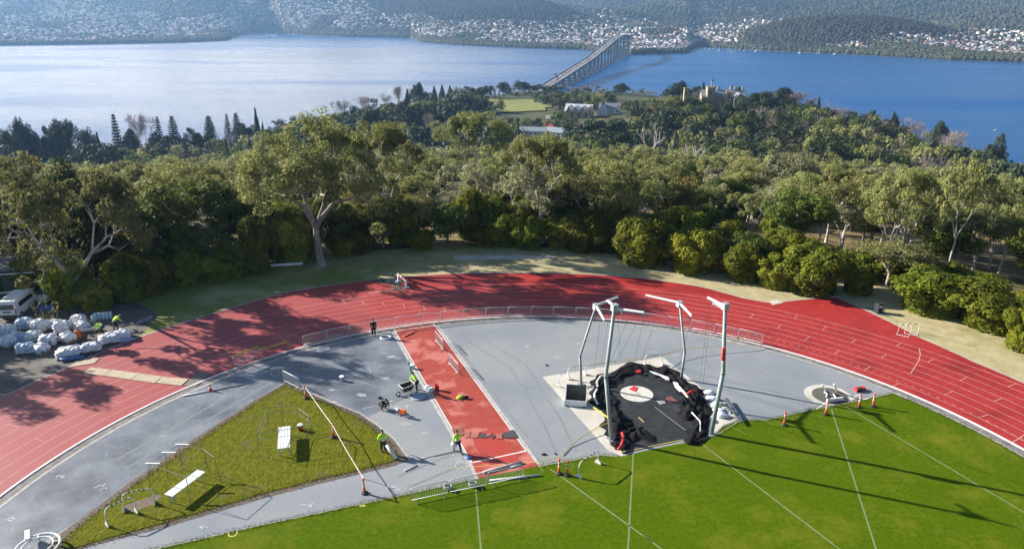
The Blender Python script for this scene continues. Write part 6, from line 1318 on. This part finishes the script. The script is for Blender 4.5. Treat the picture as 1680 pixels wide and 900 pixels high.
p=onr(1180,180,635); Zt=lambda y: UR(1180,y,635).z-p.z; t=thing('stone_mansion','sandstone mansion with battlemented towers and tall chimneys behind the trees','mansion',p); bh=max(5,Zt(158)); gable(t,(2,2,0),34,13,bh,5,mst,msl,R(-6),9); gable(t,(12,-7,0),14,8,bh-1,4.5,mst,msl,R(84),0)
def tower(x,y,w,top): 
    m=MB().box((x,y,top/2),(w,w,top)).build('tower',mst,t); q=MB()
    for i in range(3):
        for s in(-1,1): q.box((x-w/2+w*(i+.5)/3+ (0),y+s*w/2,top+.5),(w/5,.5,1)); q.box((x+s*w/2,y-w/2+w*(i+.5)/3,top+.5),(.5,w/5,1))
    q.build('battlement',mst,m); MB().box((x,y-w/2-.04,top*.8),(1,.1,2)).build('window',mglass,m)
tower(-9,-2,6,Zt(143)); tower(4,-8,4.5,Zt(150)); tower(-28,0,3.5,Zt(146))
for x in(-2,8,12,18): MB().box((x,2,bh+5),(1.3,1.3,5)).build('chimney',mst,t)
for x,y in((-9,130),(5,139)): a=MB().tube([(x,-2 if x<0 else -8,Zt(143)-1),(x,-2 if x<0 else -8,Zt(y))],.14,5).build('flagpole',mwhp,t); MB().box((x+.8,-2 if x<0 else -8,Zt(y)-.7),(1.6,.06,1.0)).build('flag',M('flag_blue',(.05,.08,.3)),a)
# green field beside the river
mfield=M('far_lawn',(.14,.17,.03),(.2,.2,.05),scale=.05,rough=.9)
gg=MB(); cx_=sum(FIELD,Vector())/len(FIELD)
def drape(poly,name,mat,dz):
    P0=[Vector((v.x,v.y,0)) for v in poly]; bm=bmesh.new(); xs_=[v.x for v in P0]; ys_=[v.y for v in P0]; st=7; n=len(P0)
    def ins(x,y):
        c=False;j=n-1
        for i in range(n):
            a,b_=P0[i],P0[j]
            if (a.y>y)!=(b_.y>y) and x<(b_.x-a.x)*(y-a.y)/(b_.y-a.y)+a.x: c=not c
            j=i
        return c
    m=MB(); x=min(xs_)
    while x<max(xs_):
        y=min(ys_)
        while y<max(ys_):
            if ins(x+st/2,y+st/2): m.add([(x,y,terr(x,y)+dz),(x+st,y,terr(x+st,y)+dz),(x+st,y+st,terr(x+st,y+st)+dz),(x,y+st,terr(x,y+st)+dz)],[(0,1,2,3)])
            y+=st
        x+=st
    bm.free(); return struct(m.build(name,mat))
drape(FIELD,'far_field',mfield,.9)
drape(px((895,201),(960,199),(965,203),(900,206),z=-60),'far_driveway',M('asphalt_pale',(.2,.2,.2)),.8)
# ---- haze
hm=bpy.data.materials.new('haze'); hm.use_nodes=True; hn=hm.node_tree; hn.nodes.remove(hn.nodes['Principled BSDF']); pv=hn.nodes.new('ShaderNodeVolumePrincipled'); pv.inputs['Color'].default_value=(.32,.57,1,1); pv.inputs['Density'].default_value=HAZE if 'HAZE' in globals() else 9e-5; pv.inputs['Anisotropy'].default_value=.35
hn.links.new(pv.outputs[0],hn.nodes['Material Output'].inputs['Volume'])
o=MB().box((0,4000,255),(19000,11000,710)).build('haze',hm); struct(o,'stuff'); tag(o,'pale blue haze hanging over the river and the far hills','haze'); o.display_type='WIRE'
